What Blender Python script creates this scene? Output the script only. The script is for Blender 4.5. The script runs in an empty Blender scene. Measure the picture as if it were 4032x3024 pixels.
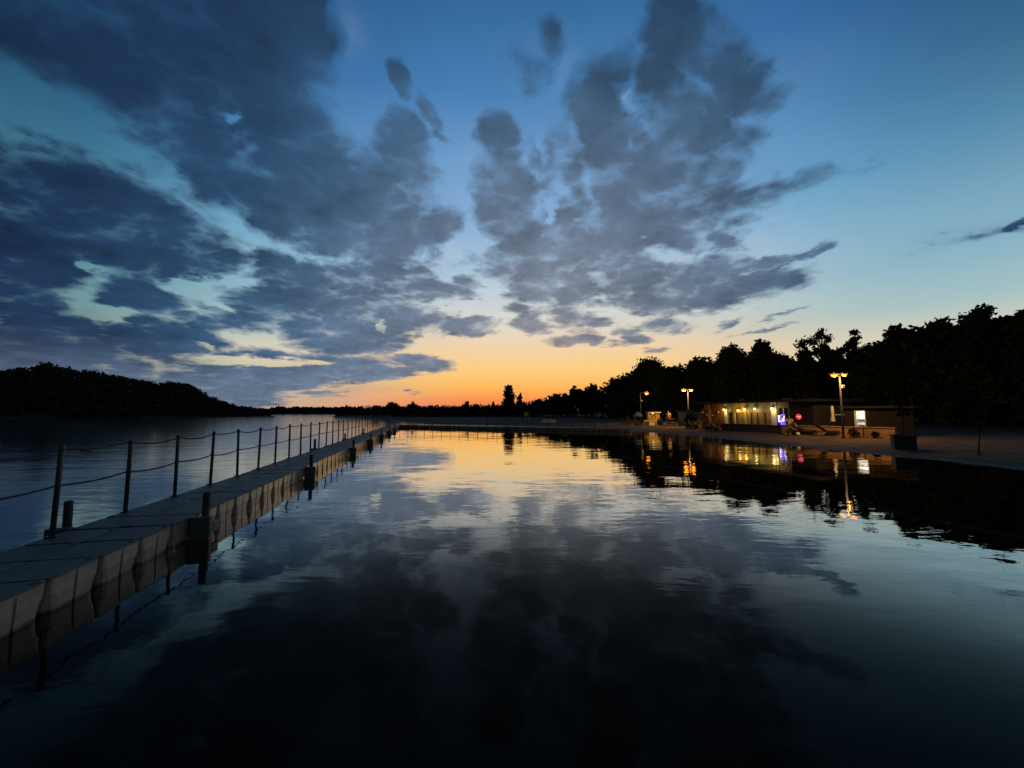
import bpy, bmesh, math, random
from mathutils import Vector, Matrix, noise as mnoise
import numpy as np

S = bpy.context.scene
COL = S.collection
R = math.radians
random.seed(7)

# ------------------------------------------------------------------ camera
F_PX, CX, CY = 1514.0, 2016.0, 1512.0        # focal length and centre in photo pixels
EYE = 2.0                                    # camera height above the lake
PITCH = math.atan(110.0 / F_PX)
cam_data = bpy.data.cameras.new("camera")
cam_data.sensor_width = 36.0
cam_data.lens = 36.0 * F_PX / 4032.0
cam_data.clip_start = 0.05
cam_data.clip_end = 6000.0
cam = bpy.data.objects.new("camera", cam_data)
COL.objects.link(cam)
cam.location = (0, 0, EYE)
cam.rotation_euler = (math.pi / 2 + PITCH, 0, 0)
S.camera = cam


def at(u, v, Y):
    """world point at depth Y (metres north of the camera) seen at photo pixel u, v"""
    a = (u - CX) / F_PX
    b = (CY - v) / F_PX
    s, c = math.sin(PITCH), math.cos(PITCH)
    dx, dy, dz = a, c - b * s, s + b * c
    k = Y / dy
    return Vector((dx * k, Y, EYE + dz * k))


def azel(u, v):
    d = at(u, v, 1.0) - Vector((0, 0, EYE))
    d.normalize()
    return math.atan2(d.x, d.y), math.asin(d.z)


def lin(c):
    return tuple((x / 255 / 12.92) if x / 255 <= 0.04045 else ((x / 255 + 0.055) / 1.055) ** 2.4 for x in c)


# ------------------------------------------------------------------ view and render settings
S.render.engine = 'CYCLES'
S.view_settings.view_transform = 'Standard'
S.view_settings.look = 'None'
S.view_settings.exposure = 0.0
S.view_settings.gamma = 1.0
S.view_settings.use_curve_mapping = False
S.cycles.use_denoising = True
S.cycles.max_bounces = 4
S.cycles.diffuse_bounces = 1
S.cycles.glossy_bounces = 2
S.cycles.transparent_max_bounces = 8
S.cycles.caustics_reflective = False
S.cycles.caustics_refractive = False
S.cycles.sample_clamp_indirect = 6.0

# ------------------------------------------------------------------ dusk sky (world)
W = bpy.data.worlds.new("World")
S.world = W
W.use_nodes = True
W.cycles.sampling_method = "NONE"
nt = W.node_tree
nt.nodes.clear()


class G:
    """small helper that writes node graphs as expressions"""
    def __init__(self, tree):
        self.t = tree

    def put(self, sock, v):
        if hasattr(v, 'links'):
            self.t.links.new(v, sock)
        else:
            sock.default_value = v

    def m(self, op, a, b=None, c=None, clamp=False):
        n = self.t.nodes.new('ShaderNodeMath')
        n.operation = op
        n.use_clamp = clamp
        for i, v in enumerate((a, b, c)):
            if v is not None:
                self.put(n.inputs[i], v)
        return n.outputs[0]

    def v(self, op, a, b=None):
        n = self.t.nodes.new('ShaderNodeVectorMath')
        n.operation = op
        self.put(n.inputs[0], a)
        if b is not None:
            if op == 'SCALE':
                self.put(n.inputs['Scale'], b)
            else:
                self.put(n.inputs[1], b)
        return n.outputs['Value'] if op in ('LENGTH', 'DOT_PRODUCT') else n.outputs[0]

    def xyz(self, x, y, z):
        n = self.t.nodes.new('ShaderNodeCombineXYZ')
        for i, v in enumerate((x, y, z)):
            self.put(n.inputs[i], v)
        return n.outputs[0]

    def sep(self, v):
        n = self.t.nodes.new('ShaderNodeSeparateXYZ')
        self.put(n.inputs[0], v)
        return n.outputs

    def noise(self, vec, scale, detail=5.0, rough=0.55, dist=0.0, color=False):
        n = self.t.nodes.new('ShaderNodeTexNoise')
        self.put(n.inputs['Vector'], vec)
        n.inputs['Scale'].default_value = scale
        n.inputs['Detail'].default_value = detail
        n.inputs['Roughness'].default_value = rough
        n.inputs['Distortion'].default_value = dist
        return n.outputs['Color' if color else 'Fac']

    def ss(self, x, lo, hi, a=0.0, b=1.0):
        n = self.t.nodes.new('ShaderNodeMapRange')
        n.interpolation_type = 'SMOOTHSTEP'
        for k, v in zip(('Value', 'From Min', 'From Max', 'To Min', 'To Max'), (x, lo, hi, a, b)):
            self.put(n.inputs[k], v)
        return n.outputs[0]

    def ramp(self, x, stops, lim):
        n = self.t.nodes.new('ShaderNodeValToRGB')
        e = n.color_ramp.elements
        while len(e) > 1:
            e.remove(e[-1])
        e[0].position = stops[0][0] / lim
        e[0].color = (*lin(stops[0][1]), 1)
        for p, c in stops[1:]:
            k = e.new(p / lim)
            k.color = (*lin(c), 1)
        self.put(n.inputs[0], self.m('DIVIDE', x, lim))
        return n.outputs[0]

    def mix(self, f, a, b, blend='MIX'):
        n = self.t.nodes.new('ShaderNodeMix')
        n.data_type = 'RGBA'
        n.blend_type = blend
        self.put(n.inputs[0], f)
        self.put(n.inputs[6], a)
        self.put(n.inputs[7], b)
        return n.outputs[2]


def build_sky():
    g = G(nt)
    tc = nt.nodes.new('ShaderNodeTexCoord')
    D = tc.outputs['Generated']
    x, y, z = g.sep(D)
    az = g.m('ARCTAN2', x, y)
    el = g.m('ARCSINE', z)
    eld = g.m('MULTIPLY', g.m('MAXIMUM', el, 0.0), 180 / math.pi)

    # ---- clear air, towards the afterglow and away from it; unseen zenith darkened to cut ambient light
    A = g.ramp(eld, [(0.0, (224, 122, 84)), (1.6, (247, 142, 80)), (3.4, (254, 180, 88)), (5.6, (253, 202, 120)),
                     (8.2, (247, 208, 152)), (10.5, (238, 212, 178)), (13, (223, 217, 202)), (17, (196, 210, 216)),
                     (22, (158, 190, 216)), (27, (132, 172, 214)), (34, (112, 157, 203)), (41, (72, 128, 182)),
                     (48, (54, 108, 157)), (62, (20, 48, 84)), (90, (8, 20, 38))], 90.0)
    B = g.ramp(eld, [(0.0, (196, 178, 148)), (4, (214, 203, 170)), (7.5, (214, 208, 188)), (11, (164, 192, 194)),
                     (15, (140, 181, 198)), (20, (128, 174, 200)), (26, (98, 158, 196)), (33, (72, 130, 178)),
                     (40, (50, 102, 156)), (48, (34, 78, 128)), (62, (16, 42, 78)), (90, (8, 20, 38))], 90.0)
    daz = g.m('ABSOLUTE', g.m('SUBTRACT', az, R(5)))
    f = g.ss(daz, R(8), R(46))
    sky = g.mix(f, A, B)
    # unseen sky behind the viewer, dimmed to lower the ambient light
    back = g.ss(daz, R(58), R(120), 1.0, 0.16)
    sky = g.mix(1.0, sky, g.xyz(back, back, back), 'MULTIPLY')
    left = [g.ss(az, R(-51), R(-33), q, 1.0) for q in (0.42, 0.58, 0.60)]
    sky = g.mix(1.0, sky, g.xyz(*left), 'MULTIPLY')

    corner = g.m('MULTIPLY', g.ss(g.m('ABSOLUTE', az), R(35), R(60)), g.ss(eld, 12.0, 34.0))
    corner = g.m('SUBTRACT', 1.0, g.m('MULTIPLY', corner, 0.48))
    sky = g.mix(1.0, sky, g.xyz(corner, corner, corner), 'MULTIPLY')

    # ---- clouds: noise in the plane of the cloud deck, so it foreshortens towards the horizon
    zz = g.m('ADD', g.m('MAXIMUM', z, -0.05), 0.20)
    px = g.m('DIVIDE', x, zz)
    py = g.m('DIVIDE', y, zz)
    P = g.xyz(px, py, 3.7)
    wcol = g.noise(P, 2.1, 6.0, 0.62, color=True)
    wr, wg, wb = g.sep(wcol)
    wel = g.ss(el, 0.02, 0.45, 0.22, 1.0)
    waz = g.m('MULTIPLY', g.m('SUBTRACT', wr, 0.5), g.m('MULTIPLY', wel, 0.22))
    wle = g.m('MULTIPLY', g.m('SUBTRACT', wg, 0.5), g.m('MULTIPLY', wel, 0.17))
    C = g.xyz(g.m('ADD', az, waz), g.m('ADD', el, wle), 0.0)
    n_big = g.noise(P, 2.6, 8.0, 0.60)
    vo = nt.nodes.new('ShaderNodeTexVoronoi')
    vo.feature = 'SMOOTH_F1'
    vo.inputs['Scale'].default_value = 6.4
    vo.inputs['Smoothness'].default_value = 0.6
    vo.inputs['Detail'].default_value = 2.0
    vo.inputs['Roughness'].default_value = 0.6
    nt.links.new(g.v('ADD', P, g.v('SCALE', wcol, 0.35)), vo.inputs['Vector'])
    puff = g.m('SUBTRACT', 0.42, vo.outputs['Distance'])
    n_fine = g.noise(g.xyz(px, py, 11.0), 6.5, 8.0, 0.62, 0.25)

    fr, fg, fb = g.sep(g.noise(P, 7.0, 5.0, 0.6, color=True))
    wf = g.m('MULTIPLY', wel, 0.10)
    C2 = g.v('ADD', C, g.xyz(g.m('MULTIPLY', g.m('SUBTRACT', fr, 0.5), g.m('MULTIPLY', wf, 1.3)), g.m('MULTIPLY', g.m('SUBTRACT', fg, 0.5), wf), 0.0))

    def blob(c, thr=0.30, vec=None):
        cx, cy, rx, ry, ang, w = c
        k = 4032 / 2212
        a0, e0 = azel(cx * k, cy * k)
        a1, e1 = azel((cx + 1) * k, cy * k)
        a2, e2 = azel(cx * k, (cy + 1) * k)
        t = R(ang)
        ex = Vector(((a1 - a0) * math.cos(t) + (a2 - a0) * math.sin(t), (e1 - e0) * math.cos(t) + (e2 - e0) * math.sin(t)))
        ey = Vector((-(a1 - a0) * math.sin(t) + (a2 - a0) * math.cos(t), -(e1 - e0) * math.sin(t) + (e2 - e0) * math.cos(t)))
        m = nt.nodes.new('ShaderNodeMapping')
        m.vector_type = 'TEXTURE'
        nt.links.new(vec or C, m.inputs['Vector'])
        m.inputs['Location'].default_value = (a0, e0, 0)
        m.inputs['Rotation'].default_value = (0, 0, math.atan2(ex.y, ex.x))
        q = 1.0 / (1.0 - thr / max(w, 0.36))
        m.inputs['Scale'].default_value = (ex.length * rx * q, ey.length * ry * q, 1)
        gr = nt.nodes.new('ShaderNodeTexGradient')
        gr.gradient_type = 'SPHERICAL'
        nt.links.new(m.outputs[0], gr.inputs[0])
        return g.m('MULTIPLY', gr.outputs['Fac'], w)

    dens = None
    for c in CLOUDS:
        b = blob(c)
        dens = b if dens is None else g.m('MAXIMUM', dens, b)
    dens0 = dens
    dens = g.ss(dens, 0.0, 0.60)
    gap = None
    for c in GAPS:
        b = g.ss(blob(c, 0.1, C2), 0.0, 0.80, 0.0, 1.05 * c[5])
        gap = b if gap is None else g.m('MAXIMUM', gap, b)
    hole = g.ss(g.m('ADD', gap, g.m('MULTIPLY', g.m('SUBTRACT', n_fine, 0.5), 0.45)), 0.16, 0.92)
    dens = g.m('SUBTRACT', dens, g.m('MULTIPLY', gap, 0.40))
    nn = g.m('ADD', g.m('MULTIPLY', g.m('SUBTRACT', n_big, 0.5), 0.55), g.m('MULTIPLY', g.m('SUBTRACT', n_fine, 0.5), 0.55))
    nn = g.m('ADD', nn, g.m('MULTIPLY', g.m('ADD', puff, 0.12), 0.70))
    nn = g.m('MULTIPLY', nn, g.m('MULTIPLY', g.ss(dens0, 0.0, 0.24), g.ss(el, 0.0, 0.30, 0.62, 1.0)))
    dn = g.m('ADD', g.m('MULTIPLY', dens, 1.32), g.m('MULTIPLY', nn, 1.15))
    alpha = g.ss(dn, 0.08, 0.48)
    thick = g.ss(dn, 0.20, 0.98)

    # ---- veils: thin, soft cover low in the left and high in the right
    veil = None
    for c in VEILS:
        b = g.ss(blob(c, 0.1), 0.0, 0.75, 0.0, c[5])
        veil = b if veil is None else g.m('MAXIMUM', veil, b)
    veil = g.m('MULTIPLY', veil, g.ss(g.m('ADD', n_big, g.m('MULTIPLY', n_fine, 0.5)), 0.50, 0.86, 0.35, 1.0))

    # ---- cloud colour by angle from the afterglow
    s_az, s_el = R(6), R(1)
    sd = (math.sin(s_az) * math.cos(s_el), math.cos(s_az) * math.cos(s_el), math.sin(s_el))
    ang = g.m('MULTIPLY', g.m('ARCCOSINE', g.v('DOT_PRODUCT', D, sd)), 180 / math.pi)
    dark = g.ramp(ang, [(0, (178, 142, 118)), (6, (146, 134, 130)), (14, (114, 122, 134)), (22, (98, 111, 129)),
                        (30, (87, 106, 129)), (40, (60, 88, 116)), (48, (40, 68, 98)), (58, (27, 50, 80)),
                        (68, (18, 38, 64)), (90, (15, 32, 54)), (180, (12, 24, 42))], 180.0)
    low = g.ss(eld, 1.0, 9.0, 0.45, 0.0)
    dark = g.mix(low, dark, (*lin((118, 128, 142)), 1))
    bill = g.m('ADD', g.m('MULTIPLY', g.m('SUBTRACT', n_big, 0.5), 1.5), g.m('MULTIPLY', g.m('SUBTRACT', n_fine, 0.5), 0.9))
    bill = g.m('ADD', bill, g.m('MULTIPLY', puff, 0.35))
    bill = g.m('SUBTRACT', 1.02, bill)
    dark = g.mix(1.0, dark, g.xyz(bill, bill, bill), 'MULTIPLY')
    rim = g.mix(0.80, dark, g.mix(1.0, sky, (1.10, 1.10, 1.10, 1), 'MULTIPLY'))
    cloud = g.mix(thick, rim, dark)
    pale = None
    for c in PALES:
        b = g.ss(blob(c, 0.1), 0.0, 0.7, 0.0, c[5])
        pale = b if pale is None else g.m('MAXIMUM', pale, b)
    pale = g.m('MULTIPLY', pale, g.ss(g.m('ADD', g.m('MULTIPLY', n_fine, 0.8), g.m('MULTIPLY', n_big, 0.5)), 0.42, 0.76))
    palec = g.mix(1.0, g.mix(0.62, sky, (*lin((206, 210, 220)), 1)), (0.96, 0.96, 0.98, 1), 'MULTIPLY')
    out = g.mix(pale, sky, palec)
    out = g.mix(veil, out, g.mix(0.25, dark, sky))
    alpha = g.m('MULTIPLY', alpha, g.m('SUBTRACT', 1.0, g.m('MULTIPLY', hole, 0.92)))
    out = g.mix(alpha, out, cloud)

    # ---- physical twilight air from the Sky Texture, a small share of the light
    st = nt.nodes.new('ShaderNodeTexSky')
    st.sky_type = 'NISHITA'
    st.sun_disc = False
    st.sun_elevation = R(-2.0)
    st.sun_rotation = R(6)
    bg0 = nt.nodes.new('ShaderNodeBackground')
    nt.links.new(st.outputs[0], bg0.inputs[0])
    bg0.inputs[1].default_value = 0.01
    bg1 = nt.nodes.new('ShaderNodeBackground')
    nt.links.new(out, bg1.inputs[0])
    bg1.inputs[1].default_value = 1.0
    add = nt.nodes.new('ShaderNodeAddShader')
    nt.links.new(bg0.outputs[0], add.inputs[0])
    nt.links.new(bg1.outputs[0], add.inputs[1])
    o = nt.nodes.new('ShaderNodeOutputWorld')
    nt.links.new(add.outputs[0], o.inputs[0])


# cloud banks: centre, half-widths, tilt and weight on a 2212-wide sketch of the sky
CLOUDS = [
    (60, 655, 140, 44, 6, .9), (110, 705, 130, 26, 4, .8), (960, 555, 80, 44, 0, .55), (985, 625, 70, 26, 0, .6), (930, 690, 90, 30, 0, .6), (120, 375, 120, 26, 14, .5), (700, 850, 60, 8, 0, .5),
    (500, 690, 90, 30, 10, .6), (420, 700, 80, 24, 10, .7), (880, 400, 70, 60, 0, .6),
    (1230, 470, 120, 90, 0, .55), (1180, 330, 60, 80, 0, .45), (1010, 560, 60, 26, 0, .5), (1430, 450, 190, 140, 0, .6), (1560, 330, 90, 80, 0, .5), (900, 700, 120, 30, 0, .6), (1450, 600, 200, 60, 0, .7), (1250, 690, 130, 28, 4, .6), (1420, 700, 90, 22, 0, .55),
    (1300, 150, 60, 60, 0, .4),
    (330, 120, 430, 182, 18, 1.0), (560, 325, 330, 185, 34, 1.0), (765, 455, 220, 135, 22, 1.0), (80, 20, 320, 120, 4, 1.0),
    (600, 90, 160, 150, 10, 1.0), (850, 330, 85, 75, 20, .9), (690, 535, 70, 40, 10, .8), (930, 480, 90, 60, 0, .8),
    (200, 475, 345, 118, 18, 1.0), (40, 555, 200, 130, 8, 1.0), (430, 560, 130, 28, 14, .8), (310, 640, 120, 55, 20, .9),
    (90, 745, 260, 50, 6, .9), (360, 735, 170, 50, 8, .9), (700, 655, 210, 80, 2, 1.0), (600, 590, 70, 40, 0, .8),
    (850, 610, 140, 48, -4, .9), (770, 735, 140, 36, 0, .9), (650, 795, 300, 42, 0, .9), (905, 780, 90, 20, 4, .9), (830, 805, 90, 16, -6, .9),
    (420, 850, 250, 60, 0, 1.0), (120, 810, 300, 70, 0, 1.0), (600, 832, 110, 18, 0, .9), (760, 690, 200, 60, 0, 1.0),
    (1010, 702, 88, 27, 0, .95), (970, 620, 60, 18, 0, .6), (1150, 700, 48, 32, 6, .8), (1115, 668, 40, 14, 10, .6),
    (1245, 736, 72, 18, 0, .8), (1355, 726, 55, 18, 10, .7), (1250, 690, 50, 12, 8, .5), (1175, 600, 150, 75, 10, 1.0), (1100, 545, 70, 40, -20, .9),
    (1280, 530, 180, 75, 0, 1.0), (1385, 470, 170, 80, -10, 1.0), (1290, 265, 90, 95, 20, 1.0), (1360, 360, 150, 95, 30, .95),
    (1230, 380, 60, 40, 40, .6), (1470, 270, 110, 110, 0, .95), (1520, 390, 90, 55, -20, .85), (1560, 625, 185, 50, -8, 1.0), (1420, 640, 120, 50, 8, .9),
    (1735, 540, 72, 16, -26, .8), (1650, 565, 90, 20, -16, .75), (1570, 518, 60, 24, 0, .7), (1480, 520, 90, 40, 20, .7),
    (1075, 400, 78, 78, 0, .9), (1060, 290, 60, 60, 0, .75), (1100, 480, 70, 50, 20, .8), (1040, 350, 40, 60, 0, .6),
    (858, 205, 24, 52, -16, .85), (905, 262, 48, 20, 40, .75), (930, 290, 30, 8, 20, .5),
    (1520, 70, 150, 110, 30, .9), (1190, 90, 38, 52, 20, .6), (1450, 170, 70, 60, 30, .6), (1600, 190, 130, 60, 20, .55),
    (1120, 180, 60, 60, 0, .42), (1640, 420, 110, 30, -15, .42), (1600, 300, 90, 50, 0, .45),
    (2190, 492, 60, 16, -20, .7), (2090, 515, 130, 16, -10, .5),
    (1690, 678, 62, 7, -17, .6), (1588, 694, 40, 5, -17, .5), (1655, 708, 70, 4, -8, .45), (1420, 762, 26, 4, -6, .42),
    (880, 845, 10, 3, 0, .5), (900, 850, 12, 3, 0, .42), (1315, 745, 60, 6, -4, .45),
]
GAPS = [
    (505, 258, 34, 18, 42, .8), (450, 275, 18, 12, 42, .4), (390, 320, 22, 14, 45, .3), (190, 578, 40, 14, 6, .9), (205, 602, 20, 12, 30, .7),
    (238, 690, 72, 19, 6, 1.0), (430, 622, 92, 20, 12, 1.0), (470, 655, 50, 13, 22, 1.0), (520, 610, 60, 14, 10, .8),
    (560, 783, 190, 13, 2, 1.0), (690, 785, 60, 10, 0, .9), (440, 757, 34, 8, 10, .7), (560, 765, 30, 4, 4, .5), (210, 790, 44, 11, 4, .7), (340, 815, 26, 12, 0, .5),
    (985, 545, 40, 50, 30, .8), (1010, 655, 50, 18, 12, 1.0), (828, 705, 12, 28, -14, .7), (880, 560, 60, 16, -10, .5),
    (1100, 735, 60, 18, -14, .6), (1400, 215, 36, 30, 0, .4), (1240, 290, 22, 40, -30, .6),
    (1470, 560, 80, 14, -30, .6), (1290, 660, 60, 12, 6, .5), (1360, 690, 70, 16, 6, .7),
    (1450, 560, 60, 30, -10, .7), (1530, 550, 30, 16, -20, .7), (1620, 590, 40, 9, -20, .6), (1410, 520, 26, 14, 0, .6), (1240, 470, 26, 16, 0, .6), (1350, 330, 16, 12, 0, .6), (1500, 215, 24, 14, 20, .5),
    (1160, 300, 14, 60, -15, .8), (1175, 440, 22, 36, 20, .8), (1100, 640, 30, 8, 0, .5), (1190, 690, 16, 14, 0, .6), (1300, 705, 40, 9, 0, .7), (880, 590, 40, 8, 6, .5), (700, 590, 26, 10, 10, .4),
    (750, 592, 40, 8, 8, .5), (1040, 590, 16, 12, 0, .5), (1130, 600, 10, 6, -20, .5), (640, 545, 30, 50, 60, .3),
]
VEILS = [
    (200, 800, 420, 90, 0, .85), (600, 830, 380, 50, 0, .8), (120, 690, 240, 60, 8, .7), (1720, 150, 260, 130, 20, .35),
    (1200, 230, 220, 130, 0, .30), (1560, 540, 150, 60, 0, .45), (940, 600, 130, 60, 0, .35), (980, 470, 80, 90, 0, .25), (1600, 420, 180, 70, -20, .35),
    (2080, 510, 170, 26, -10, .5),
]
PALES = [
    (1300, 560, 330, 160, -8, .75), (1560, 540, 180, 90, -10, .8), (1080, 420, 150, 150, 0, .5), (960, 560, 120, 90, 0, .7), (1330, 690, 260, 50, 0, .8),
    (1180, 170, 120, 110, 0, .4), (1400, 200, 80, 90, 0, .55), (860, 540, 120, 60, 0, .5), (1020, 650, 80, 30, 10, .9), (1700, 150, 170, 90, -20, .22), (760, 90, 60, 90, 0, .35),
]
build_sky()

# ------------------------------------------------------------------ materials
def new_mat(name):
    m = bpy.data.materials.new(name)
    m.use_nodes = True
    t = m.node_tree
    b = t.nodes['Principled BSDF']
    return m, t, b, G(t)


def plain(name, c1, c2=None, scale=6.0, rough=0.6, bump=0.0, bscale=40.0, metal=0.0, spec=0.5, space='Object'):
    """procedural surface: two colours broken up by noise, optional fine bump"""
    m, t, b, g = new_mat(name)
    tc = t.nodes.new('ShaderNodeTexCoord')
    co = tc.outputs[space]
    c2 = c2 or tuple(x * 0.7 for x in c1)
    n = g.noise(co, scale, 5.0, 0.6)
    f = g.ss(n, 0.35, 0.68)
    col = g.mix(f, (*c1, 1), (*c2, 1))
    t.links.new(col, b.inputs['Base Color'])
    r = g.ss(g.noise(co, scale * 2.3, 3.0), 0.3, 0.7, max(0.02, rough - 0.12), min(1.0, rough + 0.12))
    t.links.new(r, b.inputs['Roughness'])
    b.inputs['Metallic'].default_value = metal
    b.inputs['Specular IOR Level'].default_value = spec
    if bump:
        bn = t.nodes.new('ShaderNodeBump')
        bn.inputs['Strength'].default_value = bump
        bn.inputs['Distance'].default_value = 0.02
        t.links.new(g.noise(co, bscale, 4.0, 0.6), bn.inputs['Height'])
        t.links.new(bn.outputs[0], b.inputs['Normal'])
    return m


def glow(name, color, strength):
    m, t, b, g = new_mat(name)
    b.inputs['Base Color'].default_value = (*[min(1, c) * 0.6 for c in color], 1)
    b.inputs['Emission Color'].default_value = (*color, 1)
    tc = t.nodes.new('ShaderNodeTexCoord')
    s = g.ss(g.noise(tc.outputs['Object'], 9.0, 2.0), 0.3, 0.7, strength * 0.85, strength * 1.15)
    t.links.new(s, b.inputs['Emission Strength'])
    return m


def leaf_mat(name, c1, c2):
    m, t, b, g = new_mat(name)
    ge = t.nodes.new('ShaderNodeNewGeometry')
    n = g.noise(ge.outputs['Position'], 0.9, 4.0, 0.6)
    t.links.new(g.mix(g.ss(n, 0.35, 0.65), (*c1, 1), (*c2, 1)), b.inputs['Base Color'])
    b.inputs['Roughness'].default_value = 0.9
    b.inputs['Specular IOR Level'].default_value = 0.04
    return m


M = {}
M['leaf'] = leaf_mat('leaf_dark', (0.018, 0.024, 0.012), (0.032, 0.038, 0.018))
M['leaf_b'] = leaf_mat('leaf_olive', (0.026, 0.028, 0.015), (0.042, 0.044, 0.022))
M['bark'] = plain('bark', (0.055, 0.045, 0.036), (0.03, 0.025, 0.02), 9, 0.9, 0.6, 30)
M['plastic'] = None
M['guide'] = plain('guide_plastic', (0.13, 0.13, 0.125), (0.085, 0.085, 0.08), 6, 0.55, 0.2, 40)
M['steel'] = plain('dark_painted_steel', (0.030, 0.036, 0.048), (0.05, 0.05, 0.055), 30, 0.5, 0.1, 90)
M['rope'] = plain('rope_fibre', (0.060, 0.066, 0.085), (0.03, 0.033, 0.045), 60, 0.9, 0.8, 160)
M['pile'] = plain('tarred_pile', (0.020, 0.020, 0.022), (0.035, 0.03, 0.028), 12, 0.7, 0.5, 40)
M['fruit'] = None


# ------------------------------------------------------------------ object helpers
def tag(o, label=None, cat=None, group=None, kind=None):
    if label:
        o['label'] = label
    if cat:
        o['category'] = cat
    if group:
        o['group'] = group
    if kind:
        o['kind'] = kind
    return o


def empty(name, loc=(0, 0, 0), rz=0.0):
    o = bpy.data.objects.new(name, None)
    COL.objects.link(o)
    o.location = loc
    o.rotation_euler = (0, 0, rz)
    o.empty_display_size = 0.2
    return o


def link_mesh(name, bm, mat=None, parent=None, smooth=False):
    me = bpy.data.meshes.new(name)
    if smooth:
        for f in bm.faces:
            f.smooth = True
    bm.to_mesh(me)
    bm.free()
    for m in (mat if isinstance(mat, (list, tuple)) else [mat]):
        if m:
            me.materials.append(m)
    o = bpy.data.objects.new(name, me)
    COL.objects.link(o)
    if parent:
        o.parent = parent
    return o


def dup(o, parent=None, loc=None, rz=None):
    c = o.copy()
    COL.objects.link(c)
    if parent is not None:
        c.parent = parent
    if loc is not None:
        c.location = loc
    if rz is not None:
        c.rotation_euler = (0, 0, rz)
    return c


def dup_tree(o, parent=None, **k):
    c = dup(o, parent, **k)
    for ch in [x for x in bpy.data.objects if x.parent == o]:
        dup_tree(ch, c)
    return c


def box(bm, x0, x1, y0, y1, z0, z1, bevel=0.0, mi=0, mat4=None):
    vs = [bm.verts.new((x, y, z)) for z in (z0, z1) for y in (y0, y1) for x in (x0, x1)]
    fs = [bm.faces.new([vs[i] for i in q]) for q in ((0, 2, 3, 1), (4, 5, 7, 6), (0, 1, 5, 4), (2, 6, 7, 3), (0, 4, 6, 2), (1, 3, 7, 5))]
    for f in fs:
        f.material_index = mi
    if mat4 is not None:
        bmesh.ops.transform(bm, matrix=mat4, verts=vs)
    if bevel:
        es = list({e for f in fs for e in f.edges})
        r = bmesh.ops.bevel(bm, geom=es, offset=bevel, segments=2, affect='EDGES', profile=0.6)
        for f in r['faces']:
            f.material_index = mi
    return vs


def tube(bm, pts, radii, seg=8, cap=True, mi=0):
    pts = [Vector(p) for p in pts]
    if not hasattr(radii, '__len__'):
        radii = [radii] * len(pts)
    rings = []
    prev = None
    for i, p in enumerate(pts):
        d = (pts[min(i + 1, len(pts) - 1)] - pts[max(i - 1, 0)]).normalized()
        if prev is None:
            ref = Vector((1, 0, 0)) if abs(d.x) < 0.9 else Vector((0, 1, 0))
            a = d.cross(ref).normalized()
        else:
            a = (prev - d * prev.dot(d)).normalized()
        prev = a
        b = d.cross(a)
        rings.append([bm.verts.new(p + (a * math.cos(2 * math.pi * k / seg) + b * math.sin(2 * math.pi * k / seg)) * radii[i]) for k in range(seg)])
    for r0, r1 in zip(rings, rings[1:]):
        for k in range(seg):
            f = bm.faces.new((r0[k], r0[(k + 1) % seg], r1[(k + 1) % seg], r1[k]))
            f.material_index = mi
            f.smooth = True
    if cap:
        for r, rev in ((rings[0], True), (rings[-1], False)):
            f = bm.faces.new(list(reversed(r)) if rev else r)
            f.material_index = mi
    return rings


def lathe(bm, prof, seg=16, mi=0, c=(0, 0, 0)):
    rings = []
    for r, z in prof:
        rings.append([bm.verts.new((c[0] + r * math.cos(2 * math.pi * k / seg), c[1] + r * math.sin(2 * math.pi * k / seg), c[2] + z)) for k in range(seg)])
    for r0, r1 in zip(rings, rings[1:]):
        for k in range(seg):
            f = bm.faces.new((r0[k], r0[(k + 1) % seg], r1[(k + 1) % seg], r1[k]))
            f.smooth = True
            f.material_index = mi
    f = bm.faces.new(list(reversed(rings[0])))
    f.material_index = mi
    f = bm.faces.new(rings[-1])
    f.material_index = mi


# ------------------------------------------------------------------ lake, shores and hills
DOCK_O, DOCK_M = -5.04, -0.213               # the jetty's left edge: x = O + M*y
LAKE = [(16, -70), (16.2, 0), (16.7, 5), (17.2, 10), (17.5, 13), (17.7, 15), (17.6, 17), (17.1, 19), (16.5, 22.9), (16.2, 25),
        (15.9, 28), (15.6, 31.7), (14.9, 35.6), (13.0, 39.0), (11.6, 42), (9.6, 47), (3, 53), (-6, 57.5), (-14, 62), (-24, 80), (-46, 120), (-80, 170),
        (-128, 300), (-190, 400), (-330, 430), (-235, 330), (-118, 194), (-119, 180), (-122, 160), (-131, 135), (-147, 110),
        (-172, 80), (-192, 40), (-205, -70)]
HILL = [(-900, 14), (-400, 15), (0, 16.0), (76, 17.8), (176, 19.4), (247, 18.8), (382, 17.6), (500, 15.8), (617, 14.2), (658, 15.2),
        (752, 15.4), (823, 10.6), (899, 9.0), (1000, 7.8), (1087, 6.6), (1112, 4.4)]


def lake_sd(X, Y):
    """signed distance to the shoreline: positive on land"""
    X = np.asarray(X, float)
    Y = np.asarray(Y, float)
    best = np.full(X.shape, 1e9)
    inside = np.zeros(X.shape, bool)
    n = len(LAKE)
    for i in range(n):
        x0, y0 = LAKE[i]
        x1, y1 = LAKE[(i + 1) % n]
        dx, dy = x1 - x0, y1 - y0
        t = np.clip(((X - x0) * dx + (Y - y0) * dy) / (dx * dx + dy * dy), 0, 1)
        best = np.minimum(best, np.hypot(X - x0 - t * dx, Y - y0 - t * dy))
        cond = ((y0 > Y) != (y1 > Y))
        with np.errstate(divide='ignore', invalid='ignore'):
            xi = x0 + (Y - y0) * dx / (dy if dy else 1e-9)
        inside ^= cond & (X < xi)
    return np.where(inside, -best, best)


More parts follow.
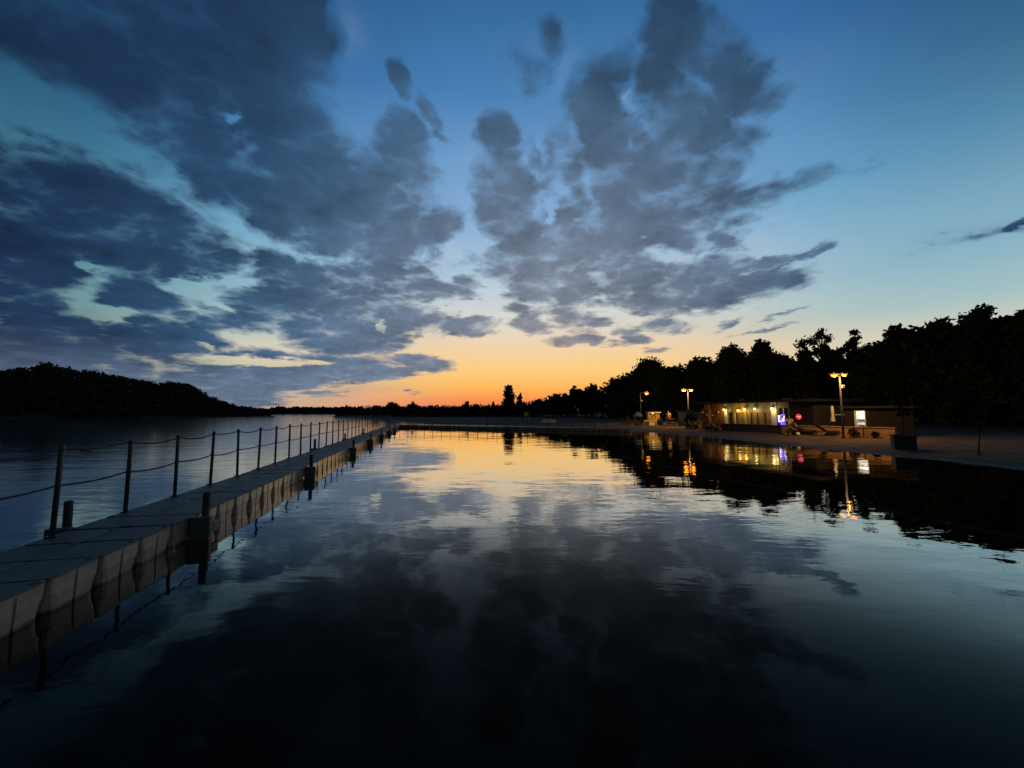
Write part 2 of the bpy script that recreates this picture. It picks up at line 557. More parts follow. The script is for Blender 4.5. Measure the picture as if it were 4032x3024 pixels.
PROF_D = [-40, -6, -1.5, 0, 0.8, 2, 4.5, 7, 12, 30, 120, 600, 3000]
PROF_Z = [-2.5, -0.7, -0.2, 0, 0.09, 0.18, 0.34, 0.42, 0.5, 0.7, 2.2, 4.0, 6.0]


def ground_z(X, Y):
    X = np.asarray(X, float)
    Y = np.asarray(Y, float)
    d = lake_sd(X, Y)
    z = np.interp(d, PROF_D, PROF_Z)
    # wooded hill on the western shore
    u = CX + F_PX * X / np.maximum(Y, 1.0)
    west = (X < -60) & (Y > -200) & (X < -0.55 * Y - 8)
    h = np.interp(np.where(Y > 5, u, -900), [p[0] for p in HILL], [p[1] for p in HILL]) - 4.3
    rise = np.clip(d / 42.0, 0, 1)
    rise = rise * rise * (3 - 2 * rise)
    z = z + np.where(west & (d > 0), np.maximum(h, 0) * rise, 0)
    # lumps in the trampled sand
    lump = 0.035 * (np.sin(X * 1.7 + 0.6 * Y) * np.sin(Y * 1.3 - 0.4 * X) + 0.6 * np.sin(3.1 * X + 1.0) * np.sin(2.6 * Y))
    z = z + np.where(d > 0.8, lump * np.clip((d - 0.8) / 2, 0, 1), 0)
    return z


def gz(x, y):
    return float(ground_z(np.array([x]), np.array([y]))[0])


def build_ground():
    def axis(lo, a, b, hi, fine, grow):
        v = list(np.arange(a, b, fine))
        s, x = fine, a
        left = []
        while x > lo:
            s *= grow
            x -= s
            left.append(x)
        s, x = fine, v[-1]
        right = []
        while x < hi:
            s *= grow
            x += s
            right.append(x)
        return np.array(left[::-1] + v + right)
    xs = axis(-3000, 8, 40, 3000, 0.40, 1.05)
    ys = axis(-1500, 4, 56, 4000, 0.45, 1.045)
    X, Y = np.meshgrid(xs, ys)
    Z = ground_z(X, Y)
    nx, ny = len(xs), len(ys)
    me = bpy.data.meshes.new('ground')
    verts = np.stack([X.ravel(), Y.ravel(), Z.ravel()], 1)
    idx = np.arange(nx * ny).reshape(ny, nx)
    faces = np.stack([idx[:-1, :-1].ravel(), idx[:-1, 1:].ravel(), idx[1:, 1:].ravel(), idx[1:, :-1].ravel()], 1)
    me.from_pydata(verts.tolist(), [], faces.tolist())
    for p in me.polygons:
        p.use_smooth = True
    m, t, b, g = new_mat('sand_and_turf')
    ge = t.nodes.new('ShaderNodeNewGeometry')
    P = ge.outputs['Position']
    x, y, z = g.sep(P)
    sand = g.mix(g.ss(g.noise(P, 1.4, 6, 0.65), 0.35, 0.65), (0.115, 0.090, 0.064, 1), (0.066, 0.053, 0.040, 1))
    sand = g.mix(g.ss(g.noise(P, 9.0, 3, 0.6), 0.45, 0.7, 0.0, 0.5), sand, (0.030, 0.026, 0.021, 1))
    wet = g.ss(g.m('ADD', z, g.m('MULTIPLY', g.noise(P, 0.8, 3), 0.06)), 0.05, 0.16)
    sand = g.mix(wet, (0.022, 0.019, 0.016, 1), sand)
    turf = g.mix(g.noise(P, 2.0, 5, 0.6), (0.016, 0.020, 0.010, 1), (0.03, 0.03, 0.017, 1))
    far = g.ss(g.m('ADD', z, g.m('MULTIPLY', g.noise(P, 0.35, 4), 0.25)), 0.62, 0.78)
    north = g.ss(y, 52.0, 58.0)
    west = g.ss(x, -40.0, -60.0)
    far = g.m('MAXIMUM', far, g.m('MAXIMUM', north, west))
    t.links.new(g.mix(far, sand, turf), b.inputs['Base Color'])
    t.links.new(g.ss(wet, 0.0, 1.0, 0.60, 0.95), b.inputs['Roughness'])
    b.inputs['Specular IOR Level'].default_value = 0.3
    bn = t.nodes.new('ShaderNodeBump')
    bn.inputs['Strength'].default_value = 0.7
    bn.inputs['Distance'].default_value = 0.05
    t.links.new(g.noise(P, 5.0, 6, 0.65), bn.inputs['Height'])
    t.links.new(bn.outputs[0], b.inputs['Normal'])
    me.materials.append(m)
    o = bpy.data.objects.new('ground', me)
    COL.objects.link(o)
    tag(o, kind='structure')


def build_water():
    bm = bmesh.new()
    R0 = 3500
    vs = [bm.verts.new(p) for p in ((-R0, -1500, 0), (R0, -1500, 0), (R0, R0, 0), (-R0, R0, 0))]
    bm.faces.new(vs)
    m, t, b, g = new_mat('lake_water')
    ge = t.nodes.new('ShaderNodeNewGeometry')
    P = ge.outputs['Position']
    x, y, z = g.sep(P)
    # sheltered bay east of the jetty, open lake west and north of it
    e1 = g.m('SUBTRACT', x, g.m('ADD', DOCK_O, g.m('MULTIPLY', y, DOCK_M)))
    e2 = g.m('SUBTRACT', g.m('SUBTRACT', 44.0, y), g.m('MULTIPLY', x, 0.42))
    bay = g.m('MULTIPLY', g.ss(e1, 0.0, 1.2), g.ss(e2, 0.0, 1.5))
    q1 = g.v('MULTIPLY', P, (1.0, 2.4, 1.0))
    q2 = g.v('MULTIPLY', P, (0.22, 0.55, 1.0))
    q3 = g.v('MULTIPLY', P, (2.6, 4.6, 1.0))
    r1 = g.noise(q1, 0.9, 3, 0.5, 0.4)
    r2 = g.noise(q2, 1.0, 2, 0.5, 0.3)
    r3 = g.noise(q3, 1.6, 2, 0.5)
    patch = g.ss(g.noise(P, 0.13, 3, 0.55), 0.38, 0.66, 0.25, 1.25)
    # breeze reaches the middle of the bay, the water at the camera's feet lies almost flat
    dist = g.v('LENGTH', P)
    calm = g.ss(dist, 2.5, 11.0, 0.28, 1.0)
    lee = g.ss(dist, 26.0, 40.0, 1.0, 0.55)
    amp = g.m('MULTIPLY', g.m('MULTIPLY', patch, calm), lee)
    h_bay = g.m('ADD', g.m('MULTIPLY', r1, 0.0090), g.m('ADD', g.m('MULTIPLY', r2, 0.020), g.m('MULTIPLY', r3, 0.0014)))
    h_bay = g.m('MULTIPLY', h_bay, amp)
    h_lake = g.m('ADD', g.m('MULTIPLY', r1, 0.012), g.m('ADD', g.m('MULTIPLY', r2, 0.018), g.m('MULTIPLY', r3, 0.0015)))
    n = t.nodes.new('ShaderNodeMix')
    g.put(n.inputs[0], bay)
    g.put(n.inputs[2], h_lake)
    g.put(n.inputs[3], h_bay)
    bn = t.nodes.new('ShaderNodeBump')
    bn.inputs['Strength'].default_value = 1.0
    bn.inputs['Distance'].default_value = 1.0
    t.links.new(n.outputs[0], bn.inputs['Height'])
    # dark water body under a mirror surface whose gloss rises towards grazing views
    t.nodes.remove(b)
    body = t.nodes.new('ShaderNodeBsdfDiffuse')
    body.inputs['Color'].default_value = (0.005, 0.005, 0.004, 1)
    gl = t.nodes.new('ShaderNodeBsdfAnisotropic')
    t.links.new(g.m('SUBTRACT', 0.09, g.m('MULTIPLY', bay, 0.075)), gl.inputs['Roughness'])
    t.links.new(bn.outputs[0], gl.inputs['Normal'])
    lw = t.nodes.new('ShaderNodeLayerWeight')
    t.links.new(bn.outputs[0], lw.inputs['Normal'])
    lw.inputs['Blend'].default_value = 0.5
    fc = t.nodes.new('ShaderNodeFloatCurve')
    cv = fc.mapping.curves[0]
    pts = [(0, .004), (.34, .006), (.43, .010), (.53, .024), (.61, .058), (.68, .20), (.73, .42), (.77, .60), (.85, .83), (.92, .93), (1, 1)]
    cv.points[0].location = pts[0]
    cv.points[1].location = pts[-1]
    for q in pts[1:-1]:
        cv.points.new(*q)
    fc.mapping.update()
    t.links.new(lw.outputs['Facing'], fc.inputs['Value'])
    # brown lake water: steep views lose the blue
    tint = g.mix(g.ss(lw.outputs['Facing'], 0.55, 0.88), (1.0, 0.89, 0.79, 1), (0.98, 0.97, 0.94, 1))
    t.links.new(tint, gl.inputs['Color'])
    mx = t.nodes.new('ShaderNodeMixShader')
    t.links.new(g.m('MULTIPLY', fc.outputs[0], g.m('ADD', 0.78, g.m('MULTIPLY', bay, 0.22))), mx.inputs[0])
    t.links.new(body.outputs[0], mx.inputs[1])
    t.links.new(gl.outputs[0], mx.inputs[2])
    t.links.new(mx.outputs[0], t.nodes['Material Output'].inputs['Surface'])
    o = link_mesh('water', bm, m)
    tag(o, kind='structure')


build_ground()
build_water()


# ------------------------------------------------------------------ foliage
def rnd_dir(rng):
    while True:
        v = Vector((rng.uniform(-1, 1), rng.uniform(-1, 1), rng.uniform(-1, 1)))
        if 0.05 < v.length < 1:
            return v.normalized()


def leaf(V, Fc, p, s, rng, up=0.3):
    n = rnd_dir(rng)
    n.z += up
    n.normalize()
    a = n.cross(rnd_dir(rng)).normalized()
    b = n.cross(a)
    k = len(V)
    w = s * rng.uniform(0.35, 0.6)
    l = s * rng.uniform(0.7, 1.15)
    V += [p - a * l, p + b * w - a * l * 0.1, p + a * l, p - b * w + a * l * 0.1]
    Fc.append((k, k + 1, k + 2, k + 3))


def leaf_mesh(name, V, Fc, mat, parent=None):
    me = bpy.data.meshes.new(name)
    me.from_pydata([tuple(v) for v in V], [], Fc)
    me.materials.append(mat)
    o = bpy.data.objects.new(name, me)
    COL.objects.link(o)
    if parent:
        o.parent = parent
    return o


def tree(name, u, vtop, Y, hw, label, seed, kind='dense', n=2600, ls=0.42, group=None, foot=0.14, cat='tree', mat='leaf', stem=1.0):
    """one tree: empty at the foot > trunk with limbs, crown of leaves gathered in clumps"""
    rng = random.Random(seed)
    top = at(u, vtop, Y)
    x = top.x
    zb = gz(x, Y)
    H = top.z - zb
    W_ = hw * Y / F_PX
    root = empty(name, (x, Y, zb))
    tag(root, label, cat, group)
    V, Fc = [], []
    bm = bmesh.new()
    lean = Vector((rng.uniform(-.05, .05) * H, rng.uniform(-.05, .05) * H, 0))
    r0 = (0.022 * H + 0.03) * stem
    tp = [Vector((0, 0, -0.3))] + [Vector((lean.x * k + rng.uniform(-.02, .02) * H, lean.y * k, H * k * 0.82)) for k in (0.15, 0.35, 0.6, 0.85, 1.0)]
    tube(bm, tp, [r0 * 1.3, r0, r0 * .85, r0 * .6, r0 * .35, r0 * .12], 7)

    def along(t):
        z = t * H
        for a, b in zip(tp, tp[1:]):
            if a.z <= z <= b.z:
                return a.lerp(b, (z - a.z) / (b.z - a.z))
        return tp[-1]
    lobes = []
    if kind == 'spire':
        nl = 9
        for i in range(nl):
            t = foot + (0.98 - foot) * (i + 0.5) / nl
            rr = W_ * (1.0 - (i / nl) ** 1.3) * 0.75 + 0.12
            for q in range(3 if i < nl - 2 else 1):
                a = rng.uniform(0, 6.28)
                off = rr * 0.55 if i < nl - 2 else 0
                lobes.append((Vector((math.cos(a) * off, math.sin(a) * off, t * H)), rr * 0.72, H / nl * 0.8))
    else:
        nl = 20 if kind == 'dense' else 0
        for i in range(46 if kind == 'airy' else 0):
            # open crown: small clumps on the twig ends of a wide dome
            d = rnd_dir(rng)
            d.z = abs(d.z) * 1.25 - 0.35
            r = rng.uniform(0.45, 1.0)
            cz = H * (0.5 + foot * .45)
            s = W_ * rng.uniform(0.12, 0.24)
            lobes.append((Vector((d.x * W_ * r, d.y * W_ * r, cz + d.z * r * (H - cz - s) / .95)), s, s * rng.uniform(.5, .8)))
        for i in range(nl):
            t = rng.uniform(foot + 0.1, 0.9) if kind == 'dense' else rng.uniform(max(.5, foot), 0.96)
            prof = math.sin(math.pi * min(1, max(0, (t - foot * 0.5) / (1.02 - foot * 0.5))) ** 0.85) ** 0.6
            a = i * 2.4 + rng.uniform(-.4, .4)
            rad = W_ * prof * rng.uniform(0.45, 0.98) if kind == 'dense' else W_ * rng.uniform(0.1, 1.0) * (1.25 - .6 * t ** 3)
            s = W_ * rng.uniform(0.30, 0.52) if kind == 'dense' else W_ * rng.uniform(0.13, 0.26)
            z = min(t * H, H - s * 0.75)
            lobes.append((Vector((math.cos(a) * max(0, rad - s * .7), math.sin(a) * max(0, rad - s * .7), z)), s, s * rng.uniform(0.6, 0.9)))
        s = W_ * (0.34 if kind == 'dense' else 0.24)
        if kind == 'airy':
            s = W_ * .15
        lobes.append((Vector((lean.x, lean.y, H - s * 0.8)), s, s * .85))
        lobes.append((Vector((lean.x + rng.uniform(-.4, .4) * W_, lean.y, H * 0.93 - s * .7)), s * .8, s * .75))
        if kind == 'dense':
            for t in (0.25, 0.4, 0.55, 0.7, 0.82):
                w = W_ * 0.62 * math.sin(math.pi * min(1, t * 0.95)) ** 0.5
                lobes.append((Vector((0, 0, t * H)), w, H * 0.13))
    tot = sum(l[1] ** 2 for l in lobes)
    for c, s, sz in lobes:
        k = max(12, int(n * s * s / tot))
        # a limb from the trunk into the clump
        if kind != 'spire':
            st = along(max(0.12, min(0.8, c.z / H - 0.18)))
            mid = st.lerp(c, 0.55) + Vector((0, 0, 0.05 * H * rng.uniform(-.3, 1)))
            tube(bm, [st, mid, c, c + (c - mid) * 0.35], [r0 * .38, r0 * .24, r0 * .12, 0.012], 5)
            for _ in range(3 if kind == 'dense' else 5):
                e = c + rnd_dir(rng) * s * 1.15
                tube(bm, [c.lerp(mid, .3), c.lerp(e, .5) + Vector((0, 0, .1 * s)), e], [r0 * .10 + .008, r0 * .06 + .006, 0.006], 4, False)
        for _ in range(k):
            d = rnd_dir(rng)
            r = rng.random() ** (0.45 if kind == 'dense' else 0.6)
            r *= 1.0 + 0.28 * rng.random() ** 3
            # sub-clumps inside the clump leave gaps at the outline
            p = c + Vector((d.x * s * r, d.y * s * r, d.z * sz * r))
            if mnoise.noise(p * (1.5 / max(0.35, s)) + Vector((seed, 0, 0))) < (-0.28 if kind == 'dense' else -0.12) and r > 0.45:
                continue
            leaf(V, Fc, p, ls * rng.uniform(0.6, 1.25) * (1.0 if r > 0.6 else 1.5), rng)
    link_mesh('trunk', bm, M['bark'], root, True)
    leaf_mesh('crown', V, Fc, M[mat], root)
    return root


TREES = [
    # u, top v, depth, half width, kind, leaves, look
    (2560, 1410, 68, 112, 'dense', 3600, 'broad round-topped dark tree behind the yellow-lit kiosk, tallest left of the cafe'),
    (2470, 1478, 76, 52, 'dense', 1700, 'small shoulder-high tree pressed against the left flank of the broad round tree'),
    (2416, 1488, 84, 34, 'airy', 800, 'thin lacy tree with sky showing through, left of the broad round tree'),
    (2652, 1438, 70, 60, 'dense', 1800, 'dark tree in the dip right of the broad round tree, behind the twin lamp'),
    (2745, 1403, 66, 92, 'dense', 3000, 'flat-topped dark tree above the pale annex of the cafe'),
    (2872, 1362, 60, 92, 'dense', 3000, 'dark tree with a notched top above the left end of the cafe roof'),
    (3000, 1334, 58, 80, 'dense', 2800, 'dark tree rising to a single knob above the middle of the cafe roof'),
    (3085, 1392, 62, 66, 'dense', 2000, 'lower dark tree filling the gap left of the open-crowned tree'),
    (3168, 1330, 52, 62, 'spire', 2200, 'pointed conifer standing in front of the open-crowned tree, left one of the pair'),
    (3252, 1338, 53, 56, 'spire', 2000, 'pointed conifer standing in front of the open-crowned tree, right one of the pair'),
    (3215, 1290, 60, 125, 'airy', 1500, 'tall open-crowned tree with bare twigs and sky between its leaves'),
    (3345, 1298, 56, 115, 'airy', 1500, 'open-crowned leaning tree behind the double orange lamp'),
    (3455, 1345, 48, 86, 'dense', 2400, 'dark tree over the hut with the bright doorway'),
    (3548, 1278, 43, 98, 'dense', 3000, 'dark tree with a knobbly crown above the large planter'),
    (3690, 1256, 41, 104, 'dense', 3000, 'broad dark tree with an even top right of the planter'),
    (3832, 1208, 37, 104, 'dense', 3200, 'tallest dark tree of the right-hand row, with a humped crown'),
    (3950, 1246, 36, 70, 'dense', 2000, 'dark tree in the dip beside the tallest tree near the right edge'),
    (4058, 1204, 33, 100, 'dense', 2600, 'dark tree cut by the right edge of the view'),
    (4290, 1150, 29, 150, 'dense', 2000, 'dark tree beyond the right edge of the view'),
    (2330, 1512, 92, 54, 'dense', 1600, 'bushy dark tree on the north bank, right of the middle of its row'),
    (2262, 1518, 95, 50, 'airy', 1300, 'bushy tree with a ragged top on the north bank, tallest of its row'),
    (2190, 1548, 99, 46, 'dense', 1200, 'low bushy tree on the north bank where the row drops to the left'),
    (2120, 1572, 104, 44, 'dense', 1000, 'lowest bush at the left end of the north bank row'),
    (2004, 1516, 112, 38, 'dense', 1500, 'solitary tree standing dark against the orange afterglow'),
    (2046, 1548, 116, 11, 'airy', 260, 'spindly sapling just right of the solitary tree'),
    (1546, 1584, 128, 34, 'dense', 900, 'rounded bush on the far bank above the end of the jetty'),
    (1480, 1597, 136, 26, 'dense', 600, 'smaller rounded bush left of the one above the jetty end'),
    (1630, 1582, 132, 30, 'airy', 260, 'twiggy bush with bare branches on the far bank'),
    (1838, 1580, 124, 13, 'dense', 420, 'small upright tree on the far bank left of the solitary tree'),
    (1872, 1590, 122, 18, 'dense', 420, 'low bush beside the small upright tree on the far bank'),
    (1942, 1580, 120, 6, 'spire', 220, 'needle-thin conifer on the far bank left of the solitary tree'),
]
for i, (u, v, Y, hw, kind, n, lab) in enumerate(TREES):
    nm = 'conifer' if kind == 'spire' else ('bush' if 'bush' in lab.split(' on ')[0] else 'tree')
    tree({'tree': 'broadleaf_tree'}.get(nm, nm), u, v, Y, hw, lab, 100 + i, kind, int(n * (1.8 if Y < 90 else 1.2)), ls=(0.20 if kind == 'airy' else 0.22) + 0.0022 * Y,
         foot=0.12 if kind != 'airy' else 0.2, cat='tree' if nm != 'bush' else 'bush', mat='leaf_b' if kind == 'airy' else 'leaf',
         group='trees and bushes around the lake')


def clump(V, Fc, c, rx, rz, k, ls, rng):
    for _ in range(k):
        d = rnd_dir(rng)
        r = rng.random() ** 0.4
        leaf(V, Fc, Vector((c[0] + d.x * rx * r, c[1] + d.y * rx * r, c[2] + d.z * rz * r)), ls * rng.uniform(.7, 1.3), rng)


def build_woods():
    rng = random.Random(5)
    V, Fc = [], []
    # hillside wood on the western shore
    pts = []
    while len(pts) < 5200:
        x = rng.uniform(-330, -112)
        y = rng.uniform(20, 270)
        pts.append((x, y))
    P = np.array(pts)
    d = lake_sd(P[:, 0], P[:, 1])
    z = ground_z(P[:, 0], P[:, 1])
    for (x, y), dd, zz in zip(pts, d, z):
        if not (1.0 < dd < 62) or x > -0.57 * y - 4:
            continue
        h = rng.uniform(2.0, 2.7)
        if zz < 2.5:
            h *= 0.75
        clump(V, Fc, (x, y, zz + h * .9), h * 1.2, h * 0.95, 46, 0.85, rng)
    o = leaf_mesh('hillside_wood', V, Fc, M['leaf'])
    tag(o, 'dark wooded hillside along the western shore of the lake', 'wood', kind='stuff')
    # distant tree belt across the north end of the lake
    V, Fc = [], []
    for u in range(1080, 1420, 3):
        Y = rng.uniform(395, 450) if u < 1330 else rng.uniform(190, 240)
        c = at(u, 1622, Y)
        t = at(u, 1606 + rng.uniform(-2, 3), Y).z
        clump(V, Fc, (c.x, Y, t * 0.55), t * 0.7, t * 0.5, 26, 0.010 * Y * 0.5 + .6, rng)
    o = leaf_mesh('distant_tree_belt', V, Fc, M['leaf'])
    tag(o, 'low distant belt of trees across the far end of the lake', 'wood', kind='stuff')
    # scrub on the north bank behind the far jetty
    V, Fc = [], []
    for u in np.arange(1330, 2460, 3.0):
        for row in range(2):
            Y = float(np.interp(u, [1330, 1500, 1600, 2000, 2460], [185, 150, 122, 108, 84])) + row * 8 + rng.uniform(-3, 3)
            vt = float(np.interp(u, [1330, 1480, 1700, 1960, 2100, 2200, 2300, 2460], [1606, 1600, 1598, 1596, 1582, 1560, 1536, 1512])) + rng.uniform(-4, 5)
            c = at(u, vt, Y)
            zb = gz(c.x, Y)
            hh = max(0.8, c.z - zb)
            clump(V, Fc, (c.x, Y, zb + hh * 0.5), max(0.9, hh * 0.45), hh * 0.52, 22, 0.5, rng)
    o = leaf_mesh('bank_scrub', V, Fc, M['leaf'])
    tag(o, 'dark scrub covering the north bank behind the far jetty', 'scrub', kind='stuff')
    # undergrowth filling the wood behind the cafe and along the right-hand shore
    V, Fc = [], []
    for u in np.arange(2400, 4500, 5.0):
        for row, (k, sh) in enumerate(((0.0, 0), (0.35, 60), (0.7, 110))):
            Y = float(np.interp(u, [2400, 2600, 2900, 3200, 3450, 3700, 4032, 4500], [82, 72, 62, 56, 46, 40, 35, 28])) + row * 3.5 + rng.uniform(-1, 1)
            vt = float(np.interp(u, [2400, 2480, 2560, 2650, 2800, 2950, 3070, 3150, 3250, 3420, 3480, 3560, 3690, 3780, 3900, 4032, 4500], [1500, 1470, 1440, 1452, 1432, 1392, 1412, 1428, 1436, 1412, 1368, 1316, 1290, 1278, 1268, 1258, 1225])) + sh * 0.2 + rng.uniform(-14, 14)
            c = at(u, vt, Y)
            zb = gz(c.x, Y)
            hh = c.z - zb
            for q in (0.22, 0.55, 0.82):
                clump(V, Fc, (c.x + rng.uniform(-.4, .4), Y, zb + hh * q), 1.25, hh * 0.21, 24, 0.50, rng)
    o = leaf_mesh('undergrowth', V, Fc, M['leaf'])
    tag(o, 'dark undergrowth filling the wood behind the beach buildings', 'undergrowth', kind='stuff')


build_woods()

# ------------------------------------------------------------------ floating jetty
def float_mats():
    m, t, b, g = new_mat('pontoon_plastic')
    tc = t.nodes.new('ShaderNodeTexCoord')
    P = tc.outputs['Object']
    ge = t.nodes.new('ShaderNodeNewGeometry')
    Wp = ge.outputs['Position']
    oi = t.nodes.new('ShaderNodeObjectInfo')
    c = g.mix(g.ss(g.noise(Wp, 2.2, 5, 0.6), 0.35, 0.7), (0.27, 0.25, 0.215, 1), (0.17, 0.16, 0.14, 1))
    x, y, z = g.sep(Wp)
    slime = g.ss(g.m('ADD', z, g.m('MULTIPLY', g.noise(Wp, 6.0, 4), 0.08)), 0.045, 0.10)
    c = g.mix(slime, (0.05, 0.055, 0.035, 1), c)
    # deck top, darker than the flanks and mottled
    tread = g.ss(z, FREE - 0.03, FREE - 0.012)
    deck_tone = g.mix(g.ss(g.noise(Wp, 5.0, 5, 0.65), 0.35, 0.68), (0.090, 0.085, 0.076, 1), (0.048, 0.046, 0.042, 1))
    c = g.mix(tread, c, deck_tone)
    v = g.ss(oi.outputs['Random'], 0, 1, 0.78, 1.12)
    c = g.mix(1.0, c, g.xyz(v, v, v), 'MULTIPLY')
    t.links.new(c, b.inputs['Base Color'])
    t.links.new(g.m('ADD', g.ss(g.noise(Wp, 11, 4), 0.3, 0.7, 0.16, 0.30), g.m('MULTIPLY', g.ss(z, FREE - 0.03, FREE - 0.012), 0.3)), b.inputs['Roughness'])
    # moulded ribs on the flanks, chequer pimples on the top
    w = t.nodes.new('ShaderNodeTexWave')
    w.bands_direction = 'Y'
    w.inputs['Scale'].default_value = 9.0
    t.links.new(P, w.inputs['Vector'])
    w2 = t.nodes.new('ShaderNodeTexWave')
    w2.bands_direction = 'X'
    w2.inputs['Scale'].default_value = 9.0
    t.links.new(P, w2.inputs['Vector'])
    hgt = g.m('ADD', g.m('MULTIPLY', w.outputs['Fac'], 0.5), g.m('MULTIPLY', w2.outputs['Fac'], 0.5))
    hgt = g.m('ADD', hgt, g.noise(P, 40, 3))
    bn = t.nodes.new('ShaderNodeBump')
    bn.inputs['Strength'].default_value = 0.22
    bn.inputs['Distance'].default_value = 0.006
    t.links.new(hgt, bn.inputs['Height'])
    t.links.new(bn.outputs[0], b.inputs['Normal'])
    M['plastic'] = m


PITCH_B = 0.625
FREE = 0.35
float_mats()


def block_bm(lx=0.64, ly=PITCH_B):
    """one hollow float: flat top plate, groove in each flank, corners that draw in below"""
    bm = bmesh.new()
    lev = [(-0.16, 0.022, 0.125), (0.06, 0.018, 0.112), (0.13, 0.015, 0.098), (0.17, 0.012, 0.074), (0.20, 0.012, 0.060), (0.24, 0.012, 0.050), (FREE - 0.02, 0.010, 0.042), (FREE - 0.005, 0.010, 0.025), (FREE, 0.020, 0.028)]
    rings = []
    for z, ins, cr in lev:
        hx, hy = lx / 2 - ins, ly / 2 - ins
        ring = []
        for cx, cy, a0 in ((1, 1, 0), (-1, 1, 90), (-1, -1, 180), (1, -1, 270)):
            for k in range(4):
                a = R(a0 + k * 30)
                ring.append((cx * (hx - cr) + math.cos(a) * cr, cy * (hy - cr) + math.sin(a) * cr, z))
            # groove in the middle of the following flank
            gd = 0.016 if z < FREE - 0.03 else 0.0
            if a0 == 0:
                ring += [(0.018, hy, z), (0.010, hy - gd, z), (-0.010, hy - gd, z), (-0.018, hy, z)]
            elif a0 == 90:
                ring += [(-hx, 0.018, z), (-hx + gd, 0.010, z), (-hx + gd, -0.010, z), (-hx, -0.018, z)]
            elif a0 == 180:
                ring += [(-0.018, -hy, z), (-0.010, -hy + gd, z), (0.010, -hy + gd, z), (0.018, -hy, z)]
            else:
                ring += [(hx, -0.018, z), (hx - gd, -0.010, z), (hx - gd, 0.010, z), (hx, 0.018, z)]
        rings.append([bm.verts.new(p) for p in ring])
    n = len(rings[0])
    for a, b in zip(rings, rings[1:]):
        for k in range(n):
            bm.faces.new((a[k], a[(k + 1) % n], b[(k + 1) % n], b[k]))
    bm.faces.new(rings[-1])
    bm.faces.new(list(reversed(rings[0])))
    # coupling pin heads at the corners of the deck
    lathe(bm, [(0.05, FREE - 0.004), (0.05, FREE + 0.004), (0.03, FREE + 0.008)], 10, 0, (lx / 2 - 0.062, ly / 2 - 0.062, 0))
    return bm


def wobble(s):
    return 0.006 * math.sin(s * 0.9) + 0.004 * math.sin(s * 2.3 + 1)


def jetty(loc, rz, s0, rows, label, guides, nsep):
    root = empty('floating_jetty', loc, rz)
    tag(root, label, 'jetty')
    proto = None
    rest = bmesh.new()
    cnt = 0
    order = sorted(range(rows), key=lambda i: abs(s0 + (i + .5) * PITCH_B - 4))
    for rank, i in enumerate(order):
        for j in (1, 0):
            p = (0.32 + 0.64 * j, s0 + (i + 0.5) * PITCH_B, wobble(i * PITCH_B))
            if cnt < nsep:
                if proto is None:
                    proto = link_mesh('float_block', block_bm(), M['plastic'], root)
                    proto.location = p
                else:
                    dup(proto, root, p, random.choice((0, math.pi)))
            else:
                b2 = block_bm()
                bmesh.ops.translate(b2, vec=p, verts=b2.verts[:])
                me = bpy.data.meshes.new('tmp')
                b2.to_mesh(me)
                b2.free()
                rest.from_mesh(me)
                bpy.data.meshes.remove(me)
            cnt += 1
    if cnt > nsep:
        o = link_mesh('float_block', rest, M['plastic'], root)
        o['kind'] = 'stuff'
    else:
        rest.free()
    g0 = None
    for x, s in guides:
        if g0 is None:
            bm = bmesh.new()
            box(bm, -.145, .15, -.17, -.07, -0.12, FREE + 0.004, 0.02)
            box(bm, -.145, -.08, -.068, .14, 0.05, FREE - 0.06, 0.012)
            box(bm, .09, .15, -.068, .12, 0.10, FREE - 0.10, 0.012)
            g0 = link_mesh('pile_guide', bm, M['guide'], root)
            g0.location = (x, s, 0)
        else:
            dup(g0, root, (x, s, 0))
    return root


def railing(loc, rz, ss, label, x=0.07, knot=False, seed=1):
    root = empty('rope_railing', loc, rz)
    tag(root, label, 'railing')
    rng = random.Random(seed)
    H = 1.2
    p0 = None
    tops, mids = [], []
    for s in ss:
        lx, ly = rng.gauss(0, .010), rng.gauss(0, .012)
        if p0 is None:
            bm = bmesh.new()
            tube(bm, [(0, 0, 0), (0, 0, H - 0.01), (0, 0, H)], [0.029, 0.029, 0.022], 10)
            box(bm, -.06, .06, -.06, .06, 0.001, 0.014, 0.004)
            lathe(bm, [(0.036, 0.655), (0.036, 0.685)], 10)
            lathe(bm, [(0.036, 1.135), (0.036, 1.165)], 10)
            p0 = link_mesh('post', bm, M['steel'], root)
            o = p0
        else:
            o = dup(p0, root)
        o.location = (x, s, FREE + wobble(s) + 0.005)
        o.rotation_euler = (ly, lx, rng.uniform(0, 1.5))
        tops.append(Vector((x + lx * 1.15, s - ly * 1.15, FREE + 1.15)))
        mids.append(Vector((x + lx * .67, s - ly * .67, FREE + 0.67)))
    for k, (pts, sag) in enumerate(((tops, 0.055), (mids, 0.035))):
        bm = bmesh.new()
        path = []
        for i, (a, b) in enumerate(zip(pts, pts[1:])):
            sg = sag * rng.uniform(0.6, 1.5)
            for q in range(8):
                t = q / 8
                path.append(a.lerp(b, t) - Vector((0, 0, sg * 4 * t * (1 - t))))
        path.append(pts[-1])
        tube(bm, path, 0.0135, 6)
        if k == 0 and knot:
            # the rope is knotted just past the nearest post
            a, b = pts[2], pts[3]
            c = a.lerp(b, 0.30) + Vector((0, 0, -0.045))
            loop = [c + Vector((0.016 * math.sin(q * 2.1), -0.05 + 0.018 * q * 0.5, 0.022 * math.cos(q * 2.1))) for q in range(10)]
            tube(bm, loop, 0.015, 6)
            tube(bm, [c + Vector((0, .03, 0)), c + Vector((.01, .07, -.03)), c + Vector((.015, .12, -.05))], 0.010, 6)
        link_mesh('rope', bm, M['rope'], root)
    return root


